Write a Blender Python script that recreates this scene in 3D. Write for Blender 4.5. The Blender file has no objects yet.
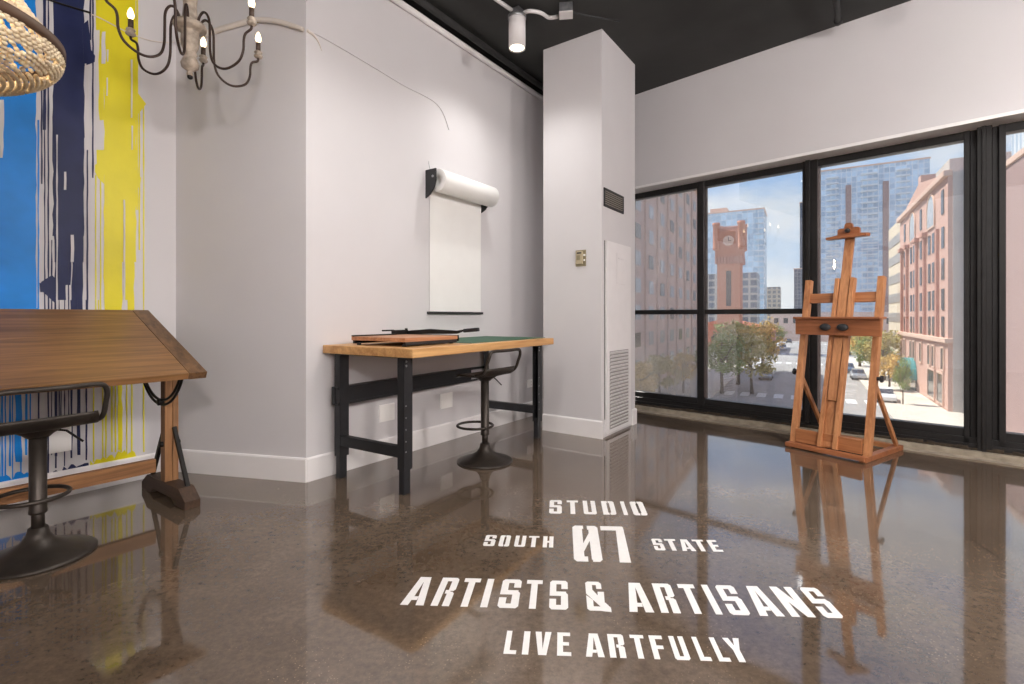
import bpy, bmesh, math, random
from mathutils import Vector, Matrix
R = random.Random(7)
C = bpy.context.scene.collection
SC = bpy.context.scene
F, HX, HY, CZ = 500.0, 512.0, 317.0, 1.2      # focal length in pixels, principal point, eye height

# ------------------------------------------------------------------ geometry of the place
A = Vector((.579, .815, 0)).normalized()       # along the left-hand walls, away from the camera
B = Vector((A.y, -A.x, 0))                     # from those walls into the room
U = Vector((.725, -.688, 0)).normalized()      # along the window wall
N = Vector((-U.y, U.x, 0))                     # out through the windows
G = Vector((.503, .864, 0)).normalized()       # along the street outside
H = Vector((G.y, -G.x, 0))                     # across the street
B_MURAL, B_WALL = -4.39, -3.326
N_WALL, N_GLASS = 5.72, 6.0
CEIL = 4.04
STREET = -8.0
ang = lambda v: math.atan2(v.y, v.x)

def ray(px, py): return Vector(((px-HX)/F, 1.0, (HY-py)/F))
def at_plane(px, py, n, d):
    r = ray(px, py); k = d/(r.x*n.x+r.y*n.y)
    return Vector((r.x*k, r.y*k, CZ+r.z*k))
def at_floor(px, py, z=0.0):
    r = ray(px, py); k = (z-CZ)/r.z
    return Vector((r.x*k, r.y*k, z))

# ------------------------------------------------------------------ materials
def lin(c):
    return tuple(((v/255)/12.92 if v/255 <= .04045 else ((v/255+.055)/1.055)**2.4) for v in c)+(1.0,)
MATS = {}
def nodes(name):
    m = bpy.data.materials.new(name); m.use_nodes = True
    nt = m.node_tree; b = nt.nodes['Principled BSDF']
    return m, nt, b
def nd(nt, typ, **kw):
    n = nt.nodes.new(typ)
    for k, v in kw.items():
        if k in n.inputs: n.inputs[k].default_value = v
        else: setattr(n, k, v)
    return n
def coords(nt, scale=(1,1,1), rot=(0,0,0)):
    tc = nd(nt, 'ShaderNodeTexCoord'); mp = nd(nt, 'ShaderNodeMapping')
    mp.inputs['Scale'].default_value = scale; mp.inputs['Rotation'].default_value = rot
    nt.links.new(tc.outputs['Object'], mp.inputs['Vector'])
    return mp.outputs['Vector']
def ramp(nt, fac, stops):
    r = nd(nt, 'ShaderNodeValToRGB'); e = r.color_ramp.elements
    while len(e) < len(stops): e.new(.5)
    for q, (p, c) in zip(e, stops): q.position = p; q.color = c
    nt.links.new(fac, r.inputs['Fac'])
    return r.outputs['Color']
def plain(name, rgb, rough=.5, metal=0.0, vary=.06, scale=8, bump=0.0, bscale=60, spec=.5):
    m, nt, b = nodes(name)
    c = lin(rgb); v = coords(nt)
    n = nd(nt, 'ShaderNodeTexNoise', Scale=scale, Detail=3.0); nt.links.new(v, n.inputs['Vector'])
    lo = tuple(x*(1-vary) for x in c[:3])+(1,); hi = tuple(min(1, x*(1+vary)) for x in c[:3])+(1,)
    nt.links.new(ramp(nt, n.outputs['Fac'], [(.3, lo), (.7, hi)]), b.inputs['Base Color'])
    b.inputs['Roughness'].default_value = rough; b.inputs['Metallic'].default_value = metal
    b.inputs['Specular IOR Level'].default_value = spec
    if bump:
        n2 = nd(nt, 'ShaderNodeTexNoise', Scale=bscale, Detail=3.0); nt.links.new(v, n2.inputs['Vector'])
        bp = nd(nt, 'ShaderNodeBump', Strength=bump, Distance=.01); nt.links.new(n2.outputs['Fac'], bp.inputs['Height'])
        nt.links.new(bp.outputs['Normal'], b.inputs['Normal'])
    MATS[name] = m; return m
def wood(name, dark, light, axis='x', rough=.42, scale=1.0, spec=.4):
    m, nt, b = nodes(name)
    s = {'x': (1.2, 22, 22), 'y': (22, 1.2, 22), 'z': (22, 22, 1.2)}[axis]
    v = coords(nt, tuple(q*scale for q in s))
    n = nd(nt, 'ShaderNodeTexNoise', Scale=1.6, Detail=6.0, Roughness=.62, Distortion=.8); nt.links.new(v, n.inputs['Vector'])
    v2 = coords(nt, tuple(.25*q for q in s))
    n2 = nd(nt, 'ShaderNodeTexNoise', Scale=1.2, Detail=2.0); nt.links.new(v2, n2.inputs['Vector'])
    mx = nd(nt, 'ShaderNodeMath', operation='ADD'); mul = nd(nt, 'ShaderNodeMath', operation='MULTIPLY'); mul.inputs[1].default_value = .55
    nt.links.new(n2.outputs['Fac'], mul.inputs[0]); nt.links.new(n.outputs['Fac'], mx.inputs[0]); nt.links.new(mul.outputs[0], mx.inputs[1])
    nt.links.new(ramp(nt, mx.outputs[0], [(.52, lin(dark)), (.98, lin(light))]), b.inputs['Base Color'])
    b.inputs['Roughness'].default_value = rough; b.inputs['Specular IOR Level'].default_value = spec
    bp = nd(nt, 'ShaderNodeBump', Strength=.12, Distance=.004); nt.links.new(n.outputs['Fac'], bp.inputs['Height'])
    nt.links.new(bp.outputs['Normal'], b.inputs['Normal'])
    MATS[name] = m; return m
def emit(name, rgb, strength):
    m, nt, b = nodes(name)
    b.inputs['Base Color'].default_value = lin(rgb); b.inputs['Emission Color'].default_value = lin(rgb)
    b.inputs['Emission Strength'].default_value = strength
    MATS[name] = m; return m

wall_m = plain('painted_plaster', (211, 209, 211), .6, vary=.015, scale=2, bump=.04, bscale=140, spec=.3)
ceil_m = plain('black_ceiling_paint', (48, 49, 48), .75, vary=.25, scale=1.6, bump=.15, bscale=12)
trim_m = plain('white_trim_paint', (238, 236, 236), .4, vary=.01)
white_m = plain('white_metal_paint', (230, 228, 229), .4, vary=.02)
frame_m = plain('dark_bronze_frame', (34, 33, 33), .38, .3, vary=.2, scale=14, bump=.05)
grime_m = plain('brown_grime', (58, 48, 36), .9, vary=.5, scale=30, bump=.5, bscale=60)
black_m = plain('black_powder_coat', (42, 43, 46), .45, .2, vary=.12, scale=20)
iron_m = plain('aged_gunmetal', (64, 58, 53), .42, .6, vary=.2, scale=12)
dark_iron_m = plain('blackened_iron', (38, 36, 35), .5, .6, vary=.2, scale=20)
beam_black_m = plain('black_soffit_paint', (34, 34, 34), .7, vary=.15)
table_m = wood('oiled_walnut_top', (96, 68, 42), (158, 116, 74), 'x', .4, .8)
table_edge_m = wood('oiled_walnut_border', (76, 54, 36), (132, 98, 66), 'y', .42)
table_leg_m = wood('reclaimed_pine', (86, 60, 40), (164, 120, 80), 'z', .55)
table_rail_m = wood('reclaimed_pine_rail', (106, 72, 44), (178, 128, 84), 'x', .55)
foot_m = wood('dark_oak_foot', (44, 32, 24), (86, 64, 48), 'y', .55)
maple_m = wood('butcher_block_maple', (176, 122, 70), (226, 180, 122), 'x', .4, .7)
easel_m = wood('oiled_beech', (150, 96, 60), (202, 144, 98), 'z', .45)
easel_x_m = wood('oiled_beech_crosswise', (142, 88, 54), (190, 130, 86), 'x', .45)
tray_m = wood('red_brown_tray_wood', (124, 74, 46), (170, 108, 70), 'x', .45)
cutter_m = wood('cutter_board_wood', (150, 100, 68), (208, 152, 112), 'x', .45)
green_m = plain('green_cutting_mat', (44, 92, 68), .6, vary=.05)
paper_m = plain('white_kraft_paper', (238, 238, 236), .7, vary=.01)
plate_m = plain('white_outlet_plastic', (250, 249, 247), .35, vary=.01)
shade_m = plain('grey_louver_shade', (140, 136, 134), .6)
slot_m = plain('dark_slot', (40, 38, 36), .6)
thermo_m = plain('brushed_brass_plate', (150, 140, 112), .4, .3, vary=.1)
thermo2_m = plain('beige_thermostat_plastic', (178, 166, 138), .5)
vent_dark_m = plain('dark_vent_void', (34, 32, 30), .8)
vent_m = plain('grey_vent_louver', (150, 144, 136), .45, .4)
text_m = plain('white_floor_paint', (236, 234, 232), .45, vary=.03, scale=40)
blue_m = plain('sky_blue_mural_paint', (14, 130, 218), .38, vary=.12, scale=5, bump=.12, bscale=30, spec=.3)
navy_m = plain('navy_mural_paint', (34, 42, 80), .4, vary=.12, scale=6, bump=.12, bscale=30, spec=.25)
yellow_m = plain('yellow_mural_paint', (226, 214, 24), .4, vary=.06, scale=3, bump=.1, bscale=30)
bead_m = plain('natural_wood_bead', (240, 216, 184), .5, vary=.3, scale=40)
band_m = plain('rusty_brown_band', (92, 70, 54), .6, .3, vary=.25)
arm_m = plain('brown_bronze_arm', (62, 48, 42), .45, .5, vary=.2)
chalk_m = plain('chalky_distressed_wood', (172, 160, 146), .8, vary=.3, scale=30, bump=.3, bscale=50)
sleeve_m = plain('dark_candle_sleeve', (70, 54, 44), .5)
bulb_m = emit('glowing_bulb', (255, 226, 184), 3.2)
pend_bulb_m = emit('pendant_bulb', (255, 226, 186), 60.0)
lens_m = emit('lit_lens', (255, 236, 205), 6.0)
galv_m = plain('galvanised_steel', (150, 152, 155), .35, .8, vary=.2, scale=30)
cable_m = plain('white_cable_jacket', (222, 214, 206), .5, vary=.04)

# concrete floor: mottled, polished, with specks, pits and one hairline crack
def floor_material():
    m, nt, b = nodes('polished_concrete')
    L = nt.links.new
    v = coords(nt)
    n1 = nd(nt, 'ShaderNodeTexNoise', Scale=.9, Detail=8.0, Roughness=.62); L(v, n1.inputs['Vector'])
    n2 = nd(nt, 'ShaderNodeTexNoise', Scale=34.0, Detail=6.0, Roughness=.75); L(v, n2.inputs['Vector'])
    c1 = ramp(nt, n1.outputs['Fac'], [(.3, lin((82, 69, 57))), (.52, lin((107, 93, 80))), (.72, lin((130, 116, 102)))])
    c2 = ramp(nt, n2.outputs['Fac'], [(.3, (.45, .43, .41, 1)), (.7, (1.25, 1.22, 1.18, 1))])
    mx = nd(nt, 'ShaderNodeMix', data_type='RGBA', blend_type='MULTIPLY'); mx.inputs[0].default_value = .8
    L(c1, mx.inputs[6]); L(c2, mx.inputs[7])
    # pale aggregate specks
    vo = nd(nt, 'ShaderNodeTexVoronoi', Scale=70.0); L(v, vo.inputs['Vector'])
    sp = ramp(nt, vo.outputs['Distance'], [(.10, (1, 1, 1, 1)), (.2, (0, 0, 0, 1))])
    n3 = nd(nt, 'ShaderNodeTexNoise', Scale=2.2, Detail=3.0); L(v, n3.inputs['Vector'])
    pat = ramp(nt, n3.outputs['Fac'], [(.5, (0, 0, 0, 1)), (.62, (.75, .75, .75, 1))])
    mm = nd(nt, 'ShaderNodeMath', operation='MULTIPLY'); L(sp, mm.inputs[0]); L(pat, mm.inputs[1])
    mx2 = nd(nt, 'ShaderNodeMix', data_type='RGBA'); L(mm.outputs[0], mx2.inputs[0]); L(mx.outputs[2], mx2.inputs[6]); mx2.inputs[7].default_value = lin((172, 148, 122))
    # dark pits
    vp = coords(nt, (1.0, 1.0, 1))
    vo2 = nd(nt, 'ShaderNodeTexVoronoi', Scale=3.4); nz = nd(nt, 'ShaderNodeTexNoise', Scale=18.0, Detail=3.0); L(vp, nz.inputs['Vector'])
    mxv = nd(nt, 'ShaderNodeMix', data_type='VECTOR'); mxv.inputs[0].default_value = .05; L(vp, mxv.inputs[4]); L(nz.outputs['Color'], mxv.inputs[5])
    L(mxv.outputs[1], vo2.inputs['Vector'])
    pit = ramp(nt, vo2.outputs['Distance'], [(.035, (1, 1, 1, 1)), (.06, (0, 0, 0, 1))])
    mx3 = nd(nt, 'ShaderNodeMix', data_type='RGBA'); L(pit, mx3.inputs[0]); L(mx2.outputs[2], mx3.inputs[6]); mx3.inputs[7].default_value = lin((52, 44, 38))
    # hairline crack near the window
    p0 = at_floor(957, 530); p1 = at_floor(1016, 569)
    d = (p1-p0).normalized(); nr = Vector((-d.y, d.x, 0))
    def dot(vec, off):
        q = nd(nt, 'ShaderNodeVectorMath', operation='DOT_PRODUCT'); q.inputs[1].default_value = vec; L(mxc, q.inputs[0])
        a = nd(nt, 'ShaderNodeMath', operation='SUBTRACT'); a.inputs[1].default_value = off; L(q.outputs['Value'], a.inputs[0])
        return a.outputs[0]
    nzc = nd(nt, 'ShaderNodeTexNoise', Scale=9.0, Detail=2.0); L(v, nzc.inputs['Vector'])
    mxw = nd(nt, 'ShaderNodeMix', data_type='VECTOR'); mxw.inputs[0].default_value = .02; L(v, mxw.inputs[4]); L(nzc.outputs['Color'], mxw.inputs[5])
    mxc = mxw.outputs[1]
    off = .98*p0.dot(nr)+.01*(nr.x+nr.y+0)
    across = nd(nt, 'ShaderNodeMath', operation='ABSOLUTE'); L(dot(nr, off), across.inputs[0])
    lt = nd(nt, 'ShaderNodeMath', operation='LESS_THAN'); lt.inputs[1].default_value = .0035; L(across.outputs[0], lt.inputs[0])
    along = dot(d, .98*p0.dot(d))
    g1 = nd(nt, 'ShaderNodeMath', operation='GREATER_THAN'); g1.inputs[1].default_value = 0; L(along, g1.inputs[0])
    g2 = nd(nt, 'ShaderNodeMath', operation='LESS_THAN'); g2.inputs[1].default_value = (p1-p0).length; L(along, g2.inputs[0])
    k = nd(nt, 'ShaderNodeMath', operation='MULTIPLY'); L(lt.outputs[0], k.inputs[0]); L(g1.outputs[0], k.inputs[1])
    k2 = nd(nt, 'ShaderNodeMath', operation='MULTIPLY'); L(k.outputs[0], k2.inputs[0]); L(g2.outputs[0], k2.inputs[1])
    mx4 = nd(nt, 'ShaderNodeMix', data_type='RGBA'); L(k2.outputs[0], mx4.inputs[0]); L(mx3.outputs[2], mx4.inputs[6]); mx4.inputs[7].default_value = lin((36, 32, 30))
    L(mx4.outputs[2], b.inputs['Base Color'])
    rr = nd(nt, 'ShaderNodeMapRange'); rr.inputs['To Min'].default_value = .03; rr.inputs['To Max'].default_value = .10
    L(n1.outputs['Fac'], rr.inputs['Value']); L(rr.outputs['Result'], b.inputs['Roughness'])
    b.inputs['IOR'].default_value = 1.75
    b.inputs['Coat Weight'].default_value = .28; b.inputs['Coat IOR'].default_value = 1.65; b.inputs['Coat Roughness'].default_value = .02
    bp = nd(nt, 'ShaderNodeBump', Strength=.05, Distance=.01)
    nb = nd(nt, 'ShaderNodeTexNoise', Scale=4.0, Detail=3.0); L(v, nb.inputs['Vector'])
    L(nb.outputs['Fac'], bp.inputs['Height']); L(bp.outputs['Normal'], b.inputs['Normal'])
    return m
floor_m = floor_material()
strip_m = plain('rough_unpolished_concrete', (152, 142, 126), .8, vary=.3, scale=9, bump=.25, bscale=30)

def glass_material(name, dust_haze):  # diffuse layer: dust on the glass plus painted pale haze over the view
    m, nt, b = nodes(name); nt.nodes.remove(b)
    L = nt.links.new
    out = nt.nodes['Material Output']
    tr = nd(nt, 'ShaderNodeBsdfTransparent'); tr.inputs['Color'].default_value = (.97, .985, .98, 1)
    gl = nd(nt, 'ShaderNodeBsdfGlossy', Roughness=.0); fr = nd(nt, 'ShaderNodeFresnel', IOR=1.6)
    sc = nd(nt, 'ShaderNodeMath', operation='MULTIPLY', use_clamp=True); sc.inputs[1].default_value = 2.2; L(fr.outputs[0], sc.inputs[0])
    m1 = nd(nt, 'ShaderNodeMixShader'); L(sc.outputs[0], m1.inputs[0]); L(tr.outputs[0], m1.inputs[1]); L(gl.outputs[0], m1.inputs[2])
    df = nd(nt, 'ShaderNodeBsdfDiffuse'); df.inputs['Color'].default_value = (.8, .78, .74, 1)
    tl = nd(nt, 'ShaderNodeBsdfTranslucent'); tl.inputs['Color'].default_value = (.8, .78, .74, 1)
    ad = nd(nt, 'ShaderNodeMixShader'); L(df.outputs[0], ad.inputs[1]); L(tl.outputs[0], ad.inputs[2])
    n = nd(nt, 'ShaderNodeTexNoise', Scale=3.0, Detail=5.0); L(coords(nt, (1, 1, .35)), n.inputs['Vector'])
    mr = nd(nt, 'ShaderNodeMapRange'); mr.inputs['From Min'].default_value = .3; mr.inputs['From Max'].default_value = .75
    mr.inputs['To Min'].default_value = dust_haze*.8; mr.inputs['To Max'].default_value = dust_haze*1.25; L(n.outputs['Fac'], mr.inputs['Value'])
    ad.inputs[0].default_value = .2
    m2 = nd(nt, 'ShaderNodeMixShader'); L(mr.outputs['Result'], m2.inputs[0]); L(m1.outputs[0], m2.inputs[1]); L(ad.outputs[0], m2.inputs[2])
    L(m2.outputs[0], out.inputs['Surface'])
    return m
glass_m = glass_material('window_glass', .11)
dusty_hazy_glass_m = glass_material('dusty_hazy_window_glass', .26)

# ------------------------------------------------------------------ mesh builder
class MB:
    def __init__(s): s.bm = bmesh.new()
    def _merge(s, bm, mat=None):
        if mat is not None: bmesh.ops.transform(bm, matrix=mat, verts=bm.verts)
        me = bpy.data.meshes.new('tmp'); bm.to_mesh(me); bm.free(); s.bm.from_mesh(me); bpy.data.meshes.remove(me)
        return s
    def box(s, lo, hi, bev=0.0, mat=None, seg=2):
        bm = bmesh.new(); bmesh.ops.create_cube(bm, size=1)
        lo, hi = Vector(lo), Vector(hi)
        for v in bm.verts: v.co = Vector([(lo[i]+hi[i])/2+v.co[i]*(hi[i]-lo[i]) for i in range(3)])
        if bev: bmesh.ops.bevel(bm, geom=bm.edges[:], offset=bev, segments=seg, affect='EDGES', profile=.6)
        return s._merge(bm, mat)
    def bar(s, p, q, w, d, up=(0, 0, 1), bev=0.0):
        p, q = Vector(p), Vector(q); z = q-p; L = z.length; z.normalize()
        x = Vector(up).cross(z)
        if x.length < 1e-4: x = Vector((1, 0, 0))
        x.normalize(); y = z.cross(x)
        M = Matrix((x, y, z)).transposed().to_4x4(); M.translation = p
        return s.box((-w/2, -d/2, 0), (w/2, d/2, L), bev, M)
    def prism(s, pts, vec, bev=0.0):
        bm = bmesh.new(); vs = [bm.verts.new(p) for p in pts]; f = bm.faces.new(vs)
        r = bmesh.ops.extrude_face_region(bm, geom=[f])
        bmesh.ops.translate(bm, verts=[g for g in r['geom'] if isinstance(g, bmesh.types.BMVert)], vec=Vector(vec))
        bmesh.ops.recalc_face_normals(bm, faces=bm.faces[:])
        if bev: bmesh.ops.bevel(bm, geom=bm.edges[:], offset=bev, segments=2, affect='EDGES', profile=.6)
        return s._merge(bm)
    def tube(s, pts, r, n=10, closed=False, smooth=0):
        P = [Vector(p) for p in pts]
        if smooth:
            Q = []
            m = len(P); rng = range(m if closed else m-1)
            g = lambda i: P[i % m] if closed else P[max(0, min(m-1, i))]
            for i in rng:
                a, b_, c, d = g(i-1), g(i), g(i+1), g(i+2)
                for k in range(smooth):
                    t = k/smooth
                    Q.append(.5*((2*b_)+(c-a)*t+(2*a-5*b_+4*c-d)*t*t+(3*b_-a-3*c+d)*t**3))
            if not closed: Q.append(P[-1])
            P = Q
        m = len(P); rad = r if callable(r) else (lambda t: r)
        bm = bmesh.new(); rings = []
        nrm = None
        for i in range(m):
            t = (P[(i+1) % m]-P[i-1]) if closed else (P[min(i+1, m-1)]-P[max(i-1, 0)])
            t.normalize()
            if nrm is None:
                nrm = t.orthogonal().normalized()
            nrm = (nrm-t*nrm.dot(t)).normalized(); bn = t.cross(nrm)
            rr = rad(i/(m-1))
            rings.append([bm.verts.new(P[i]+nrm*math.cos(k*2*math.pi/n)*rr+bn*math.sin(k*2*math.pi/n)*rr) for k in range(n)])
        for i in range(m if closed else m-1):
            a, b_ = rings[i], rings[(i+1) % m]
            off = 0
            if closed and i == m-1:
                off = min(range(n), key=lambda o: (a[0].co-b_[o].co).length)
            for k in range(n): bm.faces.new((a[k], a[(k+1) % n], b_[(k+1+off) % n], b_[(k+off) % n]))
        if not closed:
            bm.faces.new(rings[0][::-1]); bm.faces.new(rings[-1])
        for f in bm.faces: f.smooth = True
        bmesh.ops.recalc_face_normals(bm, faces=bm.faces[:])
        return s._merge(bm)
    def lathe(s, prof, c=(0, 0, 0), n=32, mat=None, smooth=True):
        bm = bmesh.new(); c = Vector(c); rings = []
        for r, z in prof:
            if r < 1e-5: rings.append([bm.verts.new(c+Vector((0, 0, z)))])
            else: rings.append([bm.verts.new(c+Vector((r*math.cos(k*2*math.pi/n), r*math.sin(k*2*math.pi/n), z))) for k in range(n)])
        for a, b_ in zip(rings, rings[1:]):
            for k in range(n):
                q = [a[k % len(a)], a[(k+1) % len(a)], b_[(k+1) % len(b_)], b_[k % len(b_)]]
                q = list(dict.fromkeys(q))
                if len(q) > 2:
                    f = bm.faces.new(q); f.smooth = smooth
        bmesh.ops.recalc_face_normals(bm, faces=bm.faces[:])
        return s._merge(bm, mat)
    def ball(s, c, r, u=10, v=7, scale=(1, 1, 1), mat=None):
        bm = bmesh.new(); bmesh.ops.create_uvsphere(bm, u_segments=u, v_segments=v, radius=r)
        for w in bm.verts: w.co = Vector((w.co.x*scale[0], w.co.y*scale[1], w.co.z*scale[2]))
        if mat is not None: bmesh.ops.transform(bm, matrix=mat, verts=bm.verts)
        for w in bm.verts: w.co += Vector(c)
        for f in bm.faces: f.smooth = True
        return s._merge(bm)
    def disc(s, p, axis, r, h, n=16):
        axis = Vector(axis).normalized()
        M = axis.to_track_quat('Z', 'Y').to_matrix().to_4x4(); M.translation = Vector(p)
        return s.lathe([(0, 0), (r*.92, 0), (r, h*.12), (r, h*.88), (r*.92, h), (0, h)], n=n, mat=M)
    def build(s, name, m, parent=None, loc=None):
        me = bpy.data.meshes.new(name); s.bm.to_mesh(me); s.bm.free(); me.materials.append(m)
        o = bpy.data.objects.new(name, me); C.objects.link(o)
        if parent is not None: o.parent = parent
        if loc is not None: o.location = loc
        return o

def tag(o, label=None, cat=None, group=None, kind=None):
    if label: o['label'] = label
    if cat: o['category'] = cat
    if group: o['group'] = group
    if kind: o['kind'] = kind
    return o
def empty(name, loc=(0, 0, 0), rz=0.0, **kw):
    o = bpy.data.objects.new(name, None); C.objects.link(o); o.location = loc; o.rotation_euler = (0, 0, rz)
    o.empty_display_size = .1
    return tag(o, **kw)
def copy_tree(o, parent=None):
    c = o.copy(); C.objects.link(c)
    if parent is not None: c.parent = parent
    for ch in [k for k in SC.objects if k.parent == o]: copy_tree(ch, c)
    return c
def struct(o): return tag(o, kind='structure')
def frame_of(x, y, z, o):
    M = Matrix((x, y, z)).transposed().to_4x4(); M.translation = o; return M

# ------------------------------------------------------------------ room shell
c0 = at_plane(176, 471, B, B_MURAL); c0.z = 0          # mural wall / angled wall corner
c1 = at_plane(306, 482, B, B_WALL); c1.z = 0           # angled wall / bench wall corner
def on(n1, d1, n2, d2):
    det = n1.x*n2.y-n1.y*n2.x
    return Vector(((d1*n2.y-d2*n1.y)/det, (n1.x*d2-n2.x*d1)/det, 0))
w0 = on(B, B_WALL, N, N_WALL)
w1 = N*N_WALL+U*5.0
k0 = N*-2.0+U*5.0
k1 = A*-4.0+B*B_MURAL
Z = Vector((0, 0, 1))

fl = MB(); poly = [k0, w1+N*.02, w0+N*.02-U*.2, c1-B*.05, c0-B*.05, k1-B*.05-A*.1]
fl.prism([p+Z*-.2 for p in poly], (0, 0, .2))
floor = struct(fl.build('floor', floor_m))
fs = MB(); fs.prism([N*N_WALL+U*-4.3+Z*-.2, N*N_WALL+U*5.0+Z*-.2, N*6.3+U*5.0+Z*-.2, N*6.3+U*-4.3+Z*-.2], (0, 0, .203))
struct(fs.build('floor_edge', strip_m))
b = MB(); b.prism([N*5.845+U*-3.8+Z*.0, N*5.845+U*4.2+Z*.0, N*6.2+U*4.2+Z*.0, N*6.2+U*-3.8+Z*.0], (0, 0, .045), .006); struct(b.build('floor_curb', strip_m))
ce = MB(); ce.prism([p+Z*CEIL for p in [k0-N*.1, N*6.2+U*5.1, N*6.2-U*4.6, c1-B*.3, c0-B*.3, k1-B*.2-A*.2]], (0, 0, .25))
struct(ce.build('ceiling', ceil_m))
def wall(name, p, q, out, th=.15, z0=0.0, z1=CEIL, m=wall_m):
    b = MB(); b.prism([p+Z*z0, q+Z*z0, q+out*th+Z*z0, p+out*th+Z*z0], (0, 0, z1-z0))
    return struct(b.build(name, m))
wall('wall_left', k1, c0, -B)
d01 = (c1-c0).normalized(); o01 = Vector((-d01.y, d01.x, 0))
wall('wall_corner', c0, c1, o01, .12)
wall('wall_back', c1, w0, -B)
wall('wall_behind', k0, k1, ((k0+k1)*.5-Vector((0, 2, 0))).normalized(), .2)
wall('wall_side', k0, w1+N*.3, U, .2)
wall('wall_right', N*N_WALL-U*4.5, N*N_WALL+U*5.1, N, .36, 2.865, CEIL)
b = MB(); b.prism([N*5.96-U*4.5, N*5.96-U*3.75, N*6.08-U*3.75, N*6.08-U*4.5], (0, 0, 2.9)); struct(b.build('wall_right_end', wall_m))
b = MB(); b.prism([N*(N_WALL-.004)-U*4.4+Z*2.835, N*(N_WALL-.004)+U*5.0+Z*2.835, N*6.1+U*5.0+Z*2.835, N*6.1-U*4.4+Z*2.835], (0, 0, .03))
struct(b.build('trim_1', trim_m))

# black band along the top of the bench wall and a pipe in it
b = MB(); b.prism([c1+Z*3.95, w0+Z*3.95, w0+B*.01+Z*3.95, c1+B*.01+Z*3.95], (0, 0, .09)); struct(b.build('trim_2', beam_black_m))
b = MB(); b.tube([c1+B*.12+Z*3.98, w0+B*.12+Z*3.98], .03); pp = b.build('ceiling_pipe', beam_black_m)
tag(pp, 'black pipe running under the ceiling above the white wall conduit', 'pipe')
b = MB(); b.tube([c1+B*.024+Z*3.925, c1.lerp(w0, .5)+B*.024+Z*3.92, w0+B*.024+Z*3.925], .029)
tag(b.build('wall_conduit', white_m), 'long white conduit along the top edge of the long wall', 'conduit')

def baseboard(name, p, q, inn, ext0=0.0, ext1=0.0, h=.175):
    d = (q-p).normalized(); p = p-d*ext0; q = q+d*ext1
    M = frame_of(d, inn, Z, p); L = (q-p).length
    prof = [(0, 0), (.016, 0), (.016, h-.012), (.009, h), (0, h)]
    b = MB(); b.prism([M @ Vector((0, y, z)) for y, z in prof], d*L); return struct(b.build(name, trim_m))
baseboard('baseboard_left', k1, c0, B)
baseboard('baseboard_corner', c0, c1, -o01, 0, .008)
baseboard('baseboard_back', c1, w0, B)

# column
ca0, ca1, cb0, cb1 = 4.525, 5.39, -2.808, -2.13
P = lambda a, b_, z=0.0: A*a+B*b_+Z*z
b = MB(); b.prism([P(ca0, cb0), P(ca0, cb1), P(ca1, cb1), P(ca1, cb0)], (0, 0, CEIL), .004)
struct(b.build('column', wall_m))
baseboard('baseboard_column_front', P(ca0, cb0), P(ca0, cb1), -A, 0, .014)
baseboard('baseboard_column_side', P(ca1-.1, cb1), P(ca1, cb1), B, 0, .014)

# ------------------------------------------------------------------ windows
W = lambda t, n, z: U*t+N*n+Z*z
ZB, ZT, ZH = .215, 2.765, 2.85
def wbox(b, t0, t1, n0, n1, z0, z1, bev=.004):
    M = frame_of(U, N, Z, Vector((0, 0, 0)))
    b.box((t0, n0, z0), (t1, n1, z1), bev, M, 1)
def window(name, t0, t1, transom=None, gm=glass_m):
    e = struct(empty(name, W((t0+t1)/2, N_GLASS, 0)*1.0))
    inv = Matrix.Translation(-e.location)
    def part(nm, fn, m):
        b = MB(); fn(b); bmesh.ops.transform(b.bm, matrix=inv, verts=b.bm.verts); return b.build(nm, m, e)
    def fr(b):
        wbox(b, t0-.03, t1+.03, 5.95, 6.06, ZT, ZH+.03)              # head
        wbox(b, t0-.03, t1+.03, 5.955, 6.06, ZB-.075, ZB)            # sill rail
        wbox(b, t0-.03, t0, 5.965, 6.04, ZB, ZT); wbox(b, t1, t1+.03, 5.965, 6.04, ZB, ZT)
    part('window_frame', fr, frame_m)
    if transom: part('transom_bar', lambda b: wbox(b, t0, t1, 5.955, 6.045, transom-.028, transom+.028), frame_m)
    z = [ZB, transom-.028, transom+.028, ZT] if transom else [ZB, ZT]
    for i in range(0, len(z), 2):
        part('pane', lambda b: wbox(b, t0, t1, N_GLASS-.004, N_GLASS+.004, z[i], z[i+1], 0), gm)
    return e
TR = 1.262
window('window_1', -3.75, -2.546, TR, dusty_hazy_glass_m)
window('window_2', -2.46, -1.409, TR)
window('window_3', -1.269, -.145)
window('window_4', .118, 1.35)
window('window_5', 1.49, 2.75)
window('window_6', 2.89, 4.15)
def mull(name, fn, m=frame_m):
    b = MB(); fn(b); return struct(b.build(name, m))
mull('window_mullion_1', lambda b: wbox(b, -2.546, -2.46, 5.94, 6.06, 0.1, ZH))
def big(b):
    wbox(b, -1.409, -1.269, 5.93, 6.08, 0.1, ZH); wbox(b, -1.375, -1.335, 5.90, 5.93, 0.1, ZH)
mull('window_mullion_2', big)
def jamb(b):
    wbox(b, -.146, -.105, 5.94, 6.08, .05, ZH); wbox(b, -.105, -.06, 5.96, 6.08, .05, ZH); wbox(b, -.06, .035, 5.90, 6.1, .02, ZH+.02)
    wbox(b, .035, .075, 5.97, 6.08, .05, ZH); wbox(b, .075, .12, 5.94, 6.08, .05, ZH)
    wbox(b, -.03, .0, 5.885, 5.90, .02, ZH)
mull('window_mullion_3', jamb)
mull('window_mullion_4', lambda b: wbox(b, 1.35, 1.49, 5.93, 6.08, .1, ZH))
mull('window_mullion_5', lambda b: wbox(b, 2.75, 2.89, 5.93, 6.08, .1, ZH))
mull('window_mullion_6', lambda b: wbox(b, 4.15, 5.1, 5.93, 6.08, 0, ZH+.04), wall_m)
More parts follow.
